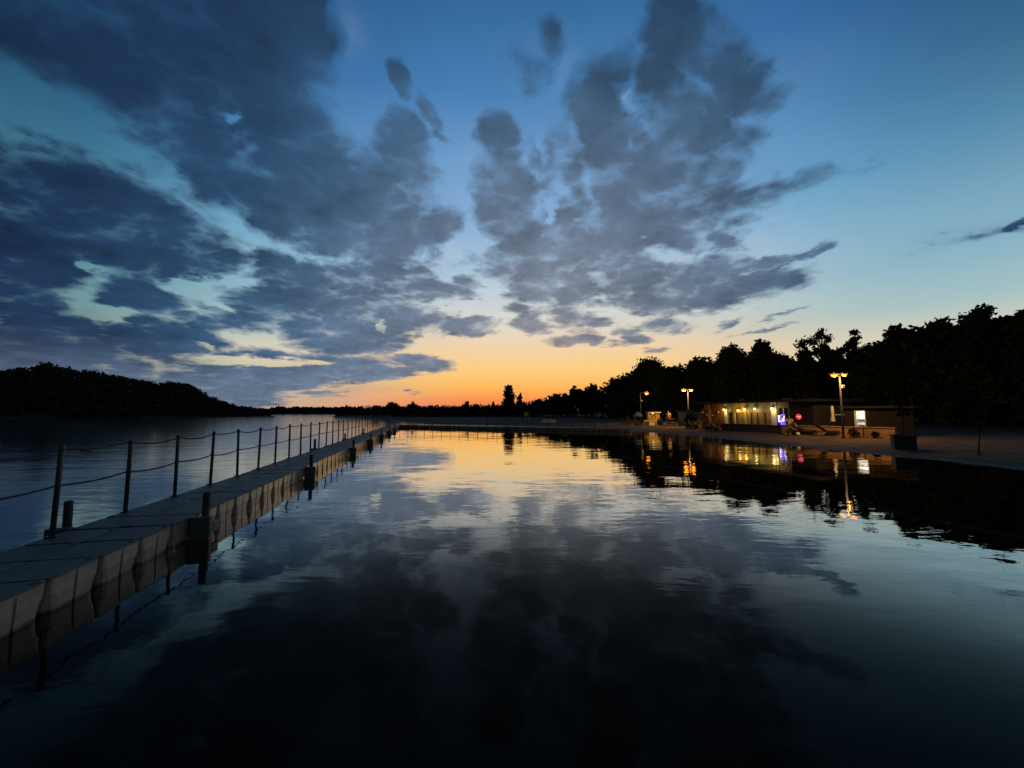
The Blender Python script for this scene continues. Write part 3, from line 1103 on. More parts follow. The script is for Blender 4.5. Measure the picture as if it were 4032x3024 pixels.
ANG1 = math.atan(-DOCK_M)
C1 = math.cos(ANG1)
RIGHT_P = [6.01, 11.55, 18.0, 23.3, 28.7, 34.3, 39.4]
LEFT_P = [5.75, 17.75, 24.1, 30.6]
O1 = Vector((DOCK_O, 0, 0))
guides = [(1.28 + .15, z / C1) for z in RIGHT_P] + [(-.19, z / C1) for z in LEFT_P]
jetty(O1, ANG1, -2.5, 84, 'long grey jetty of plastic floats running out from the lower left corner', guides, 100)
railing(O1, ANG1, [5.317 + 1.25 * k for k in range(-2, 36)], 'rope railing on slim dark posts along the left edge of the long jetty', knot=True, seed=3)
A2 = Vector((-15.6, 50.6, 0))
B2 = Vector((12.6, 39.3, 0))
D2 = B2 - A2
ANG2 = math.atan2(-D2.x, D2.y)
L2 = D2.length
jetty(A2, ANG2, 0.0, int(L2 / PITCH_B), 'far jetty of grey floats crossing from the end of the long jetty to the beach', [], 100)
railing(A2, ANG2, [1.2 + 1.25 * k for k in range(int((L2 - 2) / 1.25))], 'rope railing along the back of the far jetty', seed=9)

# mooring piles stand in the lake bed and pass through the guides
bm = bmesh.new()
tube(bm, [(0, 0, -1.6), (0, 0, 0.70), (0, 0, 0.72)], [0.052, 0.050, 0.040], 12)
pile0 = link_mesh('mooring_pile', bm, M['pile'])
ordn = ['nearest', 'second', 'third', 'fourth', 'fifth', 'sixth', 'farthest']
first = True
for side, xs_, lst in (('right', 1.28 + .15, RIGHT_P), ('left', -.19, LEFT_P)):
    for i, z in enumerate(lst):
        o = pile0 if first else dup(pile0)
        first = False
        p = Matrix.Rotation(ANG1, 3, 'Z') @ Vector((xs_, z / C1, 0)) + O1
        o.location = p + Vector((0, 0, random.uniform(-.06, .06)))
        o.rotation_euler = (random.gauss(0, .012), random.gauss(0, .012), 0)
        w = ordn[i] if i < len(lst) - 1 else 'farthest'
        tag(o, f'dark mooring pile on the {side} side of the long jetty, {w} of its side', 'mooring pile', 'mooring piles along the jetty')

# ------------------------------------------------------------------ beach buildings
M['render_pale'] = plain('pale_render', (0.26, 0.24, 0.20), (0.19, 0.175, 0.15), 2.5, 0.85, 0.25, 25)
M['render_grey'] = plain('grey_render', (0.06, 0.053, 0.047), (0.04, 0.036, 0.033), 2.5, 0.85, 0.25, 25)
M['panel'] = plain('timber_panel', (0.30, 0.22, 0.11), (0.20, 0.14, 0.07), 5, 0.6, 0.3, 40)
M['yellow'] = plain('yellow_render', (0.55, 0.36, 0.10), (0.46, 0.29, 0.08), 3, 0.8, 0.2, 30)
M['door'] = plain('dark_door', (0.045, 0.025, 0.02), (0.03, 0.018, 0.015), 8, 0.5, 0.2, 40)
M['white'] = plain('white_paint', (0.72, 0.71, 0.68), (0.58, 0.57, 0.54), 5, 0.55, 0.1, 40)
M['roof'] = plain('bitumen_roof', (0.04, 0.038, 0.036), (0.028, 0.027, 0.026), 6, 0.85, 0.5, 50)
M['fascia'] = plain('fascia_board', (0.030, 0.025, 0.020), (0.022, 0.019, 0.016), 6, 0.7, 0.3, 30)
M['galv'] = plain('galvanised_steel', (0.16, 0.16, 0.155), (0.10, 0.10, 0.10), 14, 0.45, 0.1, 60, metal=0.6)
M['glass'] = plain('dark_glass', (0.02, 0.022, 0.025), (0.015, 0.016, 0.018), 4, 0.12, 0, 1)
M['timber'] = plain('weathered_timber', (0.26, 0.20, 0.13), (0.16, 0.12, 0.08), 7, 0.8, 0.4, 30)
M['planter'] = plain('black_planter', (0.020, 0.020, 0.021), (0.03, 0.03, 0.03), 7, 0.6, 0.3, 30)
M['canvas_w'] = plain('white_canvas', (0.55, 0.55, 0.53), (0.42, 0.42, 0.41), 5, 0.9, 0.3, 30)
M['canvas_b'] = plain('grey_blue_canvas', (0.24, 0.28, 0.31), (0.17, 0.20, 0.23), 5, 0.9, 0.3, 30)
M['canvas_d'] = plain('dark_canvas', (0.030, 0.032, 0.04), (0.02, 0.02, 0.025), 5, 0.9, 0.3, 30)
M['boat'] = plain('boat_paint', (0.36, 0.40, 0.36), (0.26, 0.29, 0.26), 5, 0.5, 0.2, 30)
M['sodium'] = glow('sodium_lamp', (1.0, 0.27, 0.016), 2.4)
M['porch'] = glow('warm_lamp', (1.0, 0.86, 0.34), 2.6)
M['whitelamp'] = glow('white_lamp', (1.0, 1.0, 0.80), 3)
M['neon_b'] = glow('blue_neon', (0.13, 0.05, 1.0), 2.2)
M['neon_v'] = glow('violet_neon', (0.42, 0.30, 1.0), 1.6)
M['neon_w'] = glow('white_neon', (0.95, 0.88, 1.0), 1.3)
M['neon_r'] = glow('red_neon', (1.0, 0.03, 0.06), 1.4)
M['neon_p'] = glow('pink_neon', (1.0, 0.30, 0.30), 1.5)


def brick_mat(name, c1, c2, mortar, sc):
    m, t, b, g = new_mat(name)
    tc = t.nodes.new('ShaderNodeTexCoord')
    x, y, z = g.sep(tc.outputs['Object'])
    br = t.nodes.new('ShaderNodeTexBrick')
    t.links.new(g.xyz(g.m('ADD', x, y), z, 0.0), br.inputs['Vector'])
    br.inputs['Color1'].default_value = (*c1, 1)
    br.inputs['Color2'].default_value = (*c2, 1)
    br.inputs['Mortar'].default_value = (*mortar, 1)
    br.inputs['Scale'].default_value = sc
    br.inputs['Mortar Size'].default_value = 0.012
    t.links.new(br.outputs['Color'], b.inputs['Base Color'])
    b.inputs['Roughness'].default_value = 0.85
    return m


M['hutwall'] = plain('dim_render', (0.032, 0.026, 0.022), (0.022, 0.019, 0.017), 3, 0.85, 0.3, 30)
M['shaded_wall'] = plain('shaded_wall', (0.022, 0.019, 0.017), (0.014, 0.013, 0.012), 5, 0.85, 0.3, 30)  # near-black: shade of the unlit end walls put into the colour
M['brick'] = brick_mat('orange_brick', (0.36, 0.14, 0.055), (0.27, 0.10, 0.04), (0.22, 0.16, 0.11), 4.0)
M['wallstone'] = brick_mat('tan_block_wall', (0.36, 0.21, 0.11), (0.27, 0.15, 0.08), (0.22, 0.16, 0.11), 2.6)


def point(loc, watts, color, radius=0.08, parent=None):
    l = bpy.data.lights.new('lamp_light', 'POINT')
    l.energy = watts
    l.color = color
    l.shadow_soft_size = radius
    o = bpy.data.objects.new('lamp_light', l)
    o.visible_glossy = False              # the glass of the lamp is what the water mirrors
    COL.objects.link(o)
    o.location = loc
    if parent:
        o.parent = parent
    return o


def part(name, mat, parent, *boxes, bevel=0.0):
    bm = bmesh.new()
    for b in boxes:
        box(bm, *b, bevel=bevel)
    return link_mesh(name, bm, mat, parent)


FX, FY, FZ = 20.2, 39.4, 0.42
FROT = math.atan2(-0.9553, 0.2955)


def cafe():
    root = empty('beach_cafe', (FX, FY, FZ), FROT)
    tag(root, 'low flat-roofed beach cafe with a row of yellow lamps under its eaves', 'building')
    H = 2.42
    # rear and end walls, dull
    part('rear_wall', M['render_grey'], root, (-.6, 10.2, 4.0, 4.2, -.6, H), (10.0, 10.2, 0.2, 4.0, -.6, H), (-.6, -.4, 0.2, 4.0, -.6, H))
    # lake front from left to right
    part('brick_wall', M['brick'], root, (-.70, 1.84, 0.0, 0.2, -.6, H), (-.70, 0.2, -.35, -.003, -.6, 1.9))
    part('pilaster', M['white'], root, (1.86, 2.20, -.04, 0.2, -.6, H), bevel=0.01)
    part('front_wall', M['render_pale'], root, (2.20, 2.30, 0.02, 0.2, -.6, H), (2.30, 2.86, 0.02, 0.2, 1.55, H))
    part('front_wall', M['render_pale'], root, (4.25, 6.72, 0.02, 0.2, 1.52, H))
    part('front_wall', M['render_pale'], root, (7.22, 8.24, 0.02, 0.2, 1.9, H))
    part('end_wall', M['shaded_wall'], root, (8.25, 10.0, 0.02, 0.2, -.6, H))
    d = part('door', M['door'], root, (2.30, 2.86, 0.08, 0.13, 0.0, 1.55))
    part('handle', M['galv'], d, (2.36, 2.40, 0.04, 0.077, 0.75, 0.95))
    part('portal', M['yellow'], root, (2.87, 3.08, -.06, 0.2, -.6, H - .02), (3.09, 4.24, -.05, 0.2, 1.52, H - .02), (4.10, 4.24, -.05, 0.2, -.6, 1.515))
    d = part('door', M['door'], root, (3.09, 3.24, 0.06, 0.12, 0.0, 1.51))
    part('shutter', M['panel'], root, *[(3.26, 4.09, 0.05 + 0.006 * (i % 2), 0.12, -.2 + i * 0.115, -.2 + i * 0.115 + 0.113) for i in range(15)])
    for a, b in ((4.26, 4.72), (4.80, 5.32), (5.42, 6.05), (6.12, 6.70)):
        f = part('shutter', M['panel'], root, *[(a, b, 0.05 + 0.006 * (i % 2), 0.12, -.2 + i * 0.115, -.2 + i * 0.115 + 0.113) for i in range(15)])
    part('mullion', M['door'], root, *[(a, a + .07, 0.0, 0.14, -.2, 1.51) for a in (4.725, 5.335, 6.052)])
    part('pilaster', M['white'], root, (6.73, 7.20, -.04, 0.2, -.6, H), bevel=0.01)
    w = part('window', M['glass'], root, (7.24, 8.22, 0.10, 0.13, 0.3, 1.88))
    part('frame', M['white'], w, (7.22, 7.27, 0.06, 0.15, 0.3, 1.88), (8.19, 8.24, 0.06, 0.15, 0.3, 1.88), (7.275, 8.185, 0.06, 0.15, 0.3, 0.35), (7.70, 7.75, 0.06, 0.15, 0.355, 1.88))
    part('window_wall', M['render_pale'], root, (7.22, 8.24, 0.02, 0.2, -.6, 0.297))
    r = part('roof', M['roof'], root, (-.35, 10.9, -.95, 4.5, H + .01, H + .13))
    part('fascia', M['fascia'], r, (-.37, 10.92, -.99, -.952, H - .05, H + .16), (10.902, 10.94, -.95, 4.5, H - .05, H + .16), (-.39, -.352, -.95, 4.5, H - .05, H + .16))
    part('vent', M['galv'], r, (2.2, 2.5, 1.6, 1.9, H + .131, H + .42), (6.0, 6.7, 2.2, 2.7, H + .131, H + .36), bevel=0.01)
    # lamps on short brackets
    for s, z, k in ((2.03, 1.80, 1.0), (3.62, 1.72, 0.55), (4.30, 1.84, 1.0), (5.33, 1.86, 1.0), (6.96, 1.88, 1.15)):
        bm = bmesh.new()
        tube(bm, [(s, -.04 if k > .6 else -.05, z + .16), (s, -.22, z + .2), (s, -.22, z + .14)], 0.012, 6)
        lathe(bm, [(0.02, 0.14), (0.10, 0.10), (0.115, 0.07)], 12, 0, (s, -.22, z))
        lp = link_mesh('wall_lamp', bm, M['steel'], root)
        bm = bmesh.new()
        lathe(bm, [(0.03, -0.09), (0.08, -0.07), (0.105, 0.0), (0.105, 0.065)], 12, 0, (s, -.22, z))
        link_mesh('lamp_glass', bm, M['porch'], lp)
        point((s, -.36, z - .06), 24 * k, (1.0, 0.70, 0.18), 0.10, root)
    # small white globes on the brick end, unlit
    for s, y, z in ((-.45, -.40, 1.52), (0.1, -.40, 1.28), (0.42, -.05, 1.22), (1.2, -.05, 1.55), (0.05, -.05, 2.15)):
        bm = bmesh.new()
        bmesh.ops.create_uvsphere(bm, u_segments=12, v_segments=8, radius=0.075, matrix=Matrix.Translation((s, y - .05, z)))
        box(bm, s - .02, s + .02, y - .03, y + .05, z - .02, z + .02)
        link_mesh('globe_lamp', bm, M['white'], root, True)
    return root


def annex():
    root = empty('cafe_annex', (FX, FY, FZ), FROT)
    tag(root, 'pale flat-roofed annex joined to the left end of the brick cafe', 'building')
    part('wall', M['render_pale'], root, (-4.9, -.72, .25, .45, -.6, 1.62), (-4.9, -4.7, .452, 3.5, -.6, 1.62), (-4.698, -.72, 3.3, 3.5, -.6, 1.62))
    r = part('roof', M['roof'], root, (-5.1, -.72, .05, 3.7, 1.63, 1.76))
    part('fascia', M['fascia'], r, (-5.12, -.72, .01, .048, 1.58, 1.79))
    part('door', M['door'], root, (-2.6, -1.9, .22, .247, -.1, 1.45))


def terrace():
    root = empty('terrace_wall', (FX, FY, FZ), FROT)
    tag(root, 'long low dark wall bounding the terrace in front of the lamp-lit cafe', 'wall')
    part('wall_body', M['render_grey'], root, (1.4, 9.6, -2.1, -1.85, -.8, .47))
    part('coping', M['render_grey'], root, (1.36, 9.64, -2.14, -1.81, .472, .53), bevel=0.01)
    p = empty('brick_planter', (FX, FY, FZ), FROT)
    tag(p, 'square brick planter lit orange in front of the pale annex', 'planter')
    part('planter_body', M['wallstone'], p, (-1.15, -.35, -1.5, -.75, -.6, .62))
    part('soil', M['bark'], p, (-1.08, -.42, -1.43, -.82, .622, .66))


def hut():
    a = Vector((23.86, 27.7, 0))
    b = Vector((25.6, 24.9, 0))
    d = (b - a).normalized()
    rz = math.atan2(d.y, d.x)
    L = (b - a).length
    root = empty('beach_hut', (a.x, a.y, 0.5), rz)
    tag(root, 'small dark hut with one bright white doorway, right of the closed white parasol', 'building')
    H = 1.78
    x0, x1 = 0.62, 1.12
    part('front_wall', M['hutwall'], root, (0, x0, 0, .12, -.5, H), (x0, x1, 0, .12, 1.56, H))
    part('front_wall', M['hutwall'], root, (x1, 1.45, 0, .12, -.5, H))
    part('side_panel', M['shaded_wall'], root, (1.452, L + .2, .05, .12, -.5, H))
    part('rear_wall', M['white'], root, (0, 2.0, 1.6, 1.72, -.5, H), (-.0, .1, .122, 1.6, -.5, H), (1.9, 2.0, .122, 1.6, -.5, H))
    part('floor', M['render_grey'], root, (.102, 1.898, .122, 1.598, -.5, 0.02))
    r = part('roof', M['roof'], root, (-.2, L + .3, -.35, 1.9, H + .004, H + .10))
    part('fascia', M['fascia'], r, (-.22, L + .32, -.39, -.352, H - .02, H + .12))
    part('door_frame', M['white'], root, (x0 - .05, x0 - .002, -.03, -.002, -.1, 1.6), (x1 + .002, x1 + .05, -.03, -.002, -.1, 1.6), (x0 - .002, x1 + .002, -.03, -.002, 1.562, 1.61))
    part('shelf', M['timber'], root, (.3, 1.6, 1.3, 1.598, .55, .58), (.3, 1.6, 1.3, 1.598, .95, .98), (1.02, 1.06, 1.2, 1.25, .02, .5))
    part('tube_lamp', M['whitelamp'], root, (.3, 1.5, .55, .65, H - .09, H - .03), (.3, 1.5, 1.2, 1.3, H - .09, H - .03))
    point((.95, .8, 1.35), 62, (1.0, 0.98, 0.84), 0.12, root)
    part('awning_arm', M['white'], root, (-.75, -.002, -.02, .02, 1.28, 1.32))


def beach_wall():
    a = Vector((20.35, 29.2, 0))
    b = Vector((23.05, 23.3, 0))
    d = (b - a).normalized()
    rz = math.atan2(d.y, d.x)
    L = (b - a).length
    root = empty('beach_wall', (a.x, a.y, 0.40), rz)
    tag(root, 'low tan block wall lit orange by the nearest street lamp', 'wall')
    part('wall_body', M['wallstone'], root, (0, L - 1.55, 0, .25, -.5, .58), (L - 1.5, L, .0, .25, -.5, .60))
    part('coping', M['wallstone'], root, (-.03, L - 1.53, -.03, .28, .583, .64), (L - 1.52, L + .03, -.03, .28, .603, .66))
    rng = random.Random(3)
    for i, s in enumerate((1.55, L - 1.9, L - .8)):
        p = root.matrix_world
        x, y = a.x + d.x * s - d.y * -.3, a.y + d.y * s + d.x * -.3
        rt = empty('shrub', (x, y, gz(x, y)))
        tag(rt, ('small dark shrub against the left part of the orange-lit wall', 'dark shrub spilling at the break in the orange-lit wall', 'small dark shrub against the short right piece of the orange-lit wall')[i], 'shrub', 'shrubs along the orange-lit wall')
        V, Fc = [], []
        hh = (.42, .62, .40)[i]
        clump(V, Fc, (0, 0, hh * .6), hh * .5, hh * .5, 150, .09, rng)
        leaf_mesh('foliage', V, Fc, M['leaf'], rt)
        bm = bmesh.new()
        for q in range(5):
            tube(bm, [(0, 0, -.05), (rng.uniform(-.1, .1), rng.uniform(-.1, .1), hh * .5), (rng.uniform(-.25, .25), rng.uniform(-.2, .2), hh)], [.014, .01, .004], 5)
        link_mesh('stem', bm, M['bark'], rt)


def street_lamp(u, v, Y, heads, label, du, watts, box_dz=None):
    """pole with one or two lanterns on short side arms"""
    c = at(u + du, v, Y)
    zb = gz(c.x, Y)
    H = c.z - zb
    root = empty('street_lamp', (c.x, Y, zb))
    tag(root, label, 'street lamp', 'street lamps along the beach')
    bm = bmesh.new()
    tube(bm, [(0, 0, -.3), (0, 0, .8), (0, 0, H + .12)], [.075, .06, .04], 10)
    lathe(bm, [(.10, -.05), (.10, .12), (.075, .16)], 12)
    link_mesh('pole', bm, M['steel'], root)
    for hu, sz, lit in heads:
        dx = (hu - (u + du)) * Y / F_PX
        sg = 1 if dx > 0 else -1
        bm = bmesh.new()
        tube(bm, [(0, 0, H + .06), (dx * .5, 0, H + .15), (dx - sg * sz * .9, 0, H + .12)], .022, 8)
        arm = link_mesh('arm', bm, M['galv'], root)
        bm = bmesh.new()
        box(bm, dx - sz, dx + sz, -.11, .11, H + .06, H + .16, 0.03)
        head = link_mesh('lantern', bm, M['galv'], root)
        bm = bmesh.new()
        bmesh.ops.create_uvsphere(bm, u_segments=14, v_segments=8, radius=1.0, matrix=Matrix.Translation((dx, 0, H + .04)) @ Matrix.Diagonal((sz * .78, .12, sz * .52, 1)))
        link_mesh('lamp_glass', bm, M['sodium'], head, True)
        point((dx, -.05, H - sz * .7), watts, (1.0, 0.52, 0.14), .12, root)
    if box_dz:
        bm = bmesh.new()
        box(bm, .05, .22, -.09, .09, H - box_dz - .09, H - box_dz + .09, .015)
        box(bm, .03, .05, -.03, .03, H - box_dz - .03, H - box_dz + .03)
        link_mesh('floodlight', bm, M['white'], root)


cafe()
annex()
terrace()
hut()
beach_wall()
street_lamp(2546, 1549, 51, [(2546, .36, True)], 'single-lantern street lamp beside the yellow kiosk', -25, 520, 1.0)
street_lamp(2706, 1537, 43, [(2692, .32, True), (2721, .25, True)], 'twin-lantern street lamp behind the pale annex', 2, 700)
street_lamp(3304, 1478, 24.3, [(3284, .27, True), (3323, .18, True)], 'nearest twin-lantern street lamp, orange over the tan beach wall', 2, 400, .72)


# ---- neon on the cafe front: blue frame with white bars, and a round red sign
def on_front(s, y, z):
    return Matrix.Translation((FX, FY, FZ)) @ Matrix.Rotation(FROT, 4, 'Z') @ Matrix.Translation((s, y, z))


def neon():
    root = empty('neon_sign')
    root.matrix_world = on_front(7.70, -.12, 0.93)
    tag(root, 'blue neon sign of stacked frames with white bars on the cafe front', 'neon sign')
    k = 0.022 / 13.825 * 1.0            # sketch units to metres
    X = lambda x: (x - 555) * 0.0015
    Zz = lambda y: (680 - y) * 0.0015
    part('backing', M['planter'], root, (X(330), X(790), .02, .05, Zz(990), Zz(370)))

    def tb(name, mat, *lines, r=.014):
        bm = bmesh.new()
        for ln in lines:
            tube(bm, [(X(a), -.01, Zz(b)) for a, b in ln], r, 8)
        return link_mesh(name, bm, mat, root)
    tb('violet_tube', M['neon_v'], [(530, 940), (525, 640), (525, 410), (710, 400), (720, 470)], [(745, 770), (760, 940), (610, 945)], [(690, 840), (750, 850)])
    part('blue_panel', M['neon_b'], root, (X(470), X(770), .004, .018, Zz(975), Zz(800)), (X(455), X(575), .004, .018, Zz(690), Zz(590)), (X(510), X(740), .004, .018, Zz(450), Zz(385)))
    part('white_bar', M['neon_w'], root, (X(360), X(725), -.004, .0035, Zz(775), Zz(730)), (X(340), X(465), -.004, .0035, Zz(560), Zz(435)), (X(355), X(420), -.004, .0035, Zz(728), Zz(562)), (X(360), X(440), -.004, .0035, Zz(825), Zz(777)), (X(590), X(705), -.004, .0035, Zz(720), Zz(610)), (X(640), X(730), -.004, .0035, Zz(585), Zz(490)))
    point(root.matrix_world @ Vector((0, -.25, 0)), 5, (0.35, 0.18, 1.0), .15)
    r = empty('round_sign')
    r.matrix_world = on_front(9.30, -.35, 1.20)
    tag(r, 'round red lit sign at the dark right end of the cafe', 'sign')
    bm = bmesh.new()
    bmesh.ops.create_cone(bm, cap_ends=True, segments=24, radius1=.25, radius2=.25, depth=.05, matrix=Matrix.Rotation(R(90), 4, 'X'))
    link_mesh('disc', bm, M['planter'], r)
    bm = bmesh.new()
    tube(bm, [(.19 * math.cos(a * .3), -.04, .19 * math.sin(a * .3)) for a in range(22)], .022, 8)
    link_mesh('red_tube', bm, M['neon_r'], r)
    bm = bmesh.new()
    tube(bm, [(-.11, -.045, -.02), (-.05, -.045, .06), (.03, -.045, .04), (.02, -.045, -.04), (.10, -.045, -.03), (.12, -.045, .06)], .03, 8)
    tube(bm, [(.06, -.045, -.13), (.12, -.045, -.09)], .02, 8)
    link_mesh('pink_tube', bm, M['neon_p'], r)
    bm = bmesh.new()
    tube(bm, [(0, 0, .25), (0, 0, 1.17)], .012, 6)
    tube(bm, [(0, 0, 1.17), (0, .45, 1.17)], .012, 6)
    link_mesh('bracket', bm, M['steel'], r)
    point(r.matrix_world @ Vector((0, -.25, 0)), 3, (1.0, 0.08, 0.08), .15)


neon()


# ------------------------------------------------------------------ kiosk, parasols and other beach furniture
def kiosk():
    Y = 46.6
    c = at(2575, 1674, Y)
    z = gz(c.x, Y)
    root = empty('kiosk', (c.x, Y, z), R(-8))
    tag(root, 'small open kiosk with a flat roof and yellow-lit counter', 'kiosk')
    part('counter', M['yellow'], root, (-1.2, .55, -.4, .2, .42, .62), bevel=.01)
    part('counter_front', M['white'], root, (-.62, -.02, -.36, .16, 0, .415), (.10, .55, -.36, .16, 0, .415))
    part('rear_wall', M['panel'], root, (-.62, .55, .9, 1.0, 0, 1.45))
    for x, y in ((-.42, -.3), (.52, -.3), (-.42, .8), (.52, .8)):
        part('pillar', M['yellow'], root, (x - .06, x + .06, y - .06, y + .06, .0 if y > 0 else .622, 1.47))
    part('roof', M['white'], root, (-.72, .70, -.65, 1.1, 1.475, 1.60), bevel=.02)
    bm = bmesh.new()
    lathe(bm, [(.03, 0), (.09, .03), (.09, .06)], 10, 0, (-.1, .1, 1.40))
    link_mesh('ceiling_lamp', bm, M['porch'], root)
    point((-.1, -.1, 1.3), 22, (1.0, 0.62, 0.18), .08, root)
    p = at(2602, 1676, 46.0)
    b = empty('litter_bin', (p.x, 46.0, gz(p.x, 46.0)))
    tag(b, 'dark litter bin standing right of the yellow kiosk', 'litter bin')
    bm = bmesh.new()
    lathe(bm, [(.20, 0), (.25, .05), (.27, .62), (.24, .64), (.22, .60)], 14)
    link_mesh('bin_body', bm, M['planter'], b)
    bm = bmesh.new()
    lathe(bm, [(.27, .645), (.26, .70), (.12, .76)], 14)
    link_mesh('lid', bm, M['steel'], b)


def open_parasol():
    Y = 47.5
    c = at(2510, 1641, Y)
    z = gz(c.x, Y)
    root = empty('parasol', (c.x, Y, z))
    tag(root, 'open blue-grey parasol left of the yellow kiosk', 'parasol')
    H = at(2510, 1620, Y).z - z
    e = H - .62
    bm = bmesh.new()
    n = 8
    apex = bm.verts.new((0, 0, H))
    mid = [bm.verts.new((.42 * math.cos(2 * math.pi * k / n), .42 * math.sin(2 * math.pi * k / n), H - .24)) for k in range(n)]
    rim = [bm.verts.new((.75 * math.cos(2 * math.pi * k / n), .75 * math.sin(2 * math.pi * k / n), e)) for k in range(n)]
    for k in range(n):
        bm.faces.new((apex, mid[k], mid[(k + 1) % n]))
        bm.faces.new((mid[k], rim[k], rim[(k + 1) % n], mid[(k + 1) % n]))
    bmesh.ops.solidify(bm, geom=bm.faces[:], thickness=.01)
    link_mesh('canopy', bm, M['canvas_b'], root)
    bm = bmesh.new()
    tube(bm, [(0, 0, 0), (0, 0, H + .05)], .022, 8)
    link_mesh('pole', bm, M['galv'], root)
    bm = bmesh.new()
    lathe(bm, [(.26, 0), (.26, .06), (.06, .10), (.04, .2)], 14)
    link_mesh('base', bm, M['planter'], root)


def closed_parasol(u, v0, v1, Y, mat, label, rad):
    c = at(u, v1, Y)
    z = gz(c.x, Y)
    root = empty('closed_parasol', (c.x, Y, z))
    tag(root, label, 'parasol', 'closed parasols')
    H = at(u, v0, Y).z - z
    b = max(.35, at(u, v1, Y).z - z)
    bm = bmesh.new()
    lathe(bm, [(.02, H), (rad * .75, H - .06), (rad * .9, H - .4 * (H - b)), (rad * .7, H - .6 * (H - b)), (rad * 1.25, b + .1), (rad * 1.5, b)], 10)
    for i, vtx in enumerate(bm.verts):
        s = 1 + .22 * math.cos(5 * math.atan2(vtx.co.y, vtx.co.x))
        vtx.co.x *= s
        vtx.co.y *= s
    link_mesh('canopy', bm, mat, root)
    bm = bmesh.new()
    tube(bm, [(0, 0, 0), (0, 0, H + .06)], .022, 8)
    link_mesh('pole', bm, M['galv'], root)
    bm = bmesh.new()
    lathe(bm, [(.24, -.02), (.24, .06), (.05, .10)], 14)
    link_mesh('base', bm, M['planter'], root)


def low_fence():
    Y = 49.0
    a, b = at(2448, 1664, Y), at(2528, 1664, Y)
    z = min(gz(a.x, Y), gz(b.x, Y))
    root = empty('picket_fence', (a.x, Y, z))
    tag(root, 'low picket fence catching yellow light left of the kiosk', 'fence')
    L = b.x - a.x
    part('rail', M['timber'], root, (0, L, .02, .06, .18, .24), (0, L, .02, .06, .46, .52))
    bm = bmesh.new()
    n = 24
    for i in range(n):
        x = L * i / (n - 1)
        box(bm, x - .03, x + .03, -.005, .018, 0.02, .62 + .03 * (i % 3))
    link_mesh('picket', bm, M['timber'], root)
    for x in (0, L * .33, L * .66, L):
        part('post', M['timber'], root, (x - .05, x + .05, .062, .14, -.2, .95))


def picnic_table():
    Y = 44.5
    c = at(2650, 1676, Y)
    root = empty('picnic_table', (c.x, Y, gz(c.x, Y)), R(12))
    tag(root, 'wooden picnic table between the white-shirted person and the pale annex', 'table')
    part('tabletop', M['timber'], root, *[(-.7, .7, -.36 + i * .15, -.23 + i * .15, .70, .74) for i in range(5)])
    for sy in (-.72, .60):
        part('bench', M['timber'], root, (-.7, .7, sy, sy + .24, .40, .44))
    for sx in (-.5, .46):
        part('leg', M['timber'], root, (sx, sx + .05, -.75, .87, .33, .398), (sx, sx + .05, -.5, -.42, 0, .328), (sx, sx + .05, .46, .54, 0, .328), (sx, sx + .05, -.06, .06, .40, .698))


def lounger(x, y, rz, label):
    root = empty('sun_lounger', (x, y, gz(x, y)), rz)
    tag(root, label, 'lounger', 'dark loungers on the sand')
    part('frame', M['steel'], root, (-.3, -.26, -.9, .9, .24, .29), (.26, .3, -.9, .9, .24, .29), (-.258, .258, -.9, -.86, .24, .29))
    for lx in (-.28, .28):
        for ly in (-.75, .6):
            part('leg', M['steel'], root, (lx - .02, lx + .02, ly, ly + .04, -.05, .238))
    part('seat', M['canvas_d'], root, (-.25, .25, -.88, .25, .292, .34), bevel=.015)
    bm = bmesh.new()
    box(bm, -.25, .25, 0, .75, 0, .05, .015, 0, Matrix.Translation((0, .26, .30)) @ Matrix.Rotation(R(38), 4, 'X'))
    link_mesh('backrest', bm, M['canvas_d'], root)


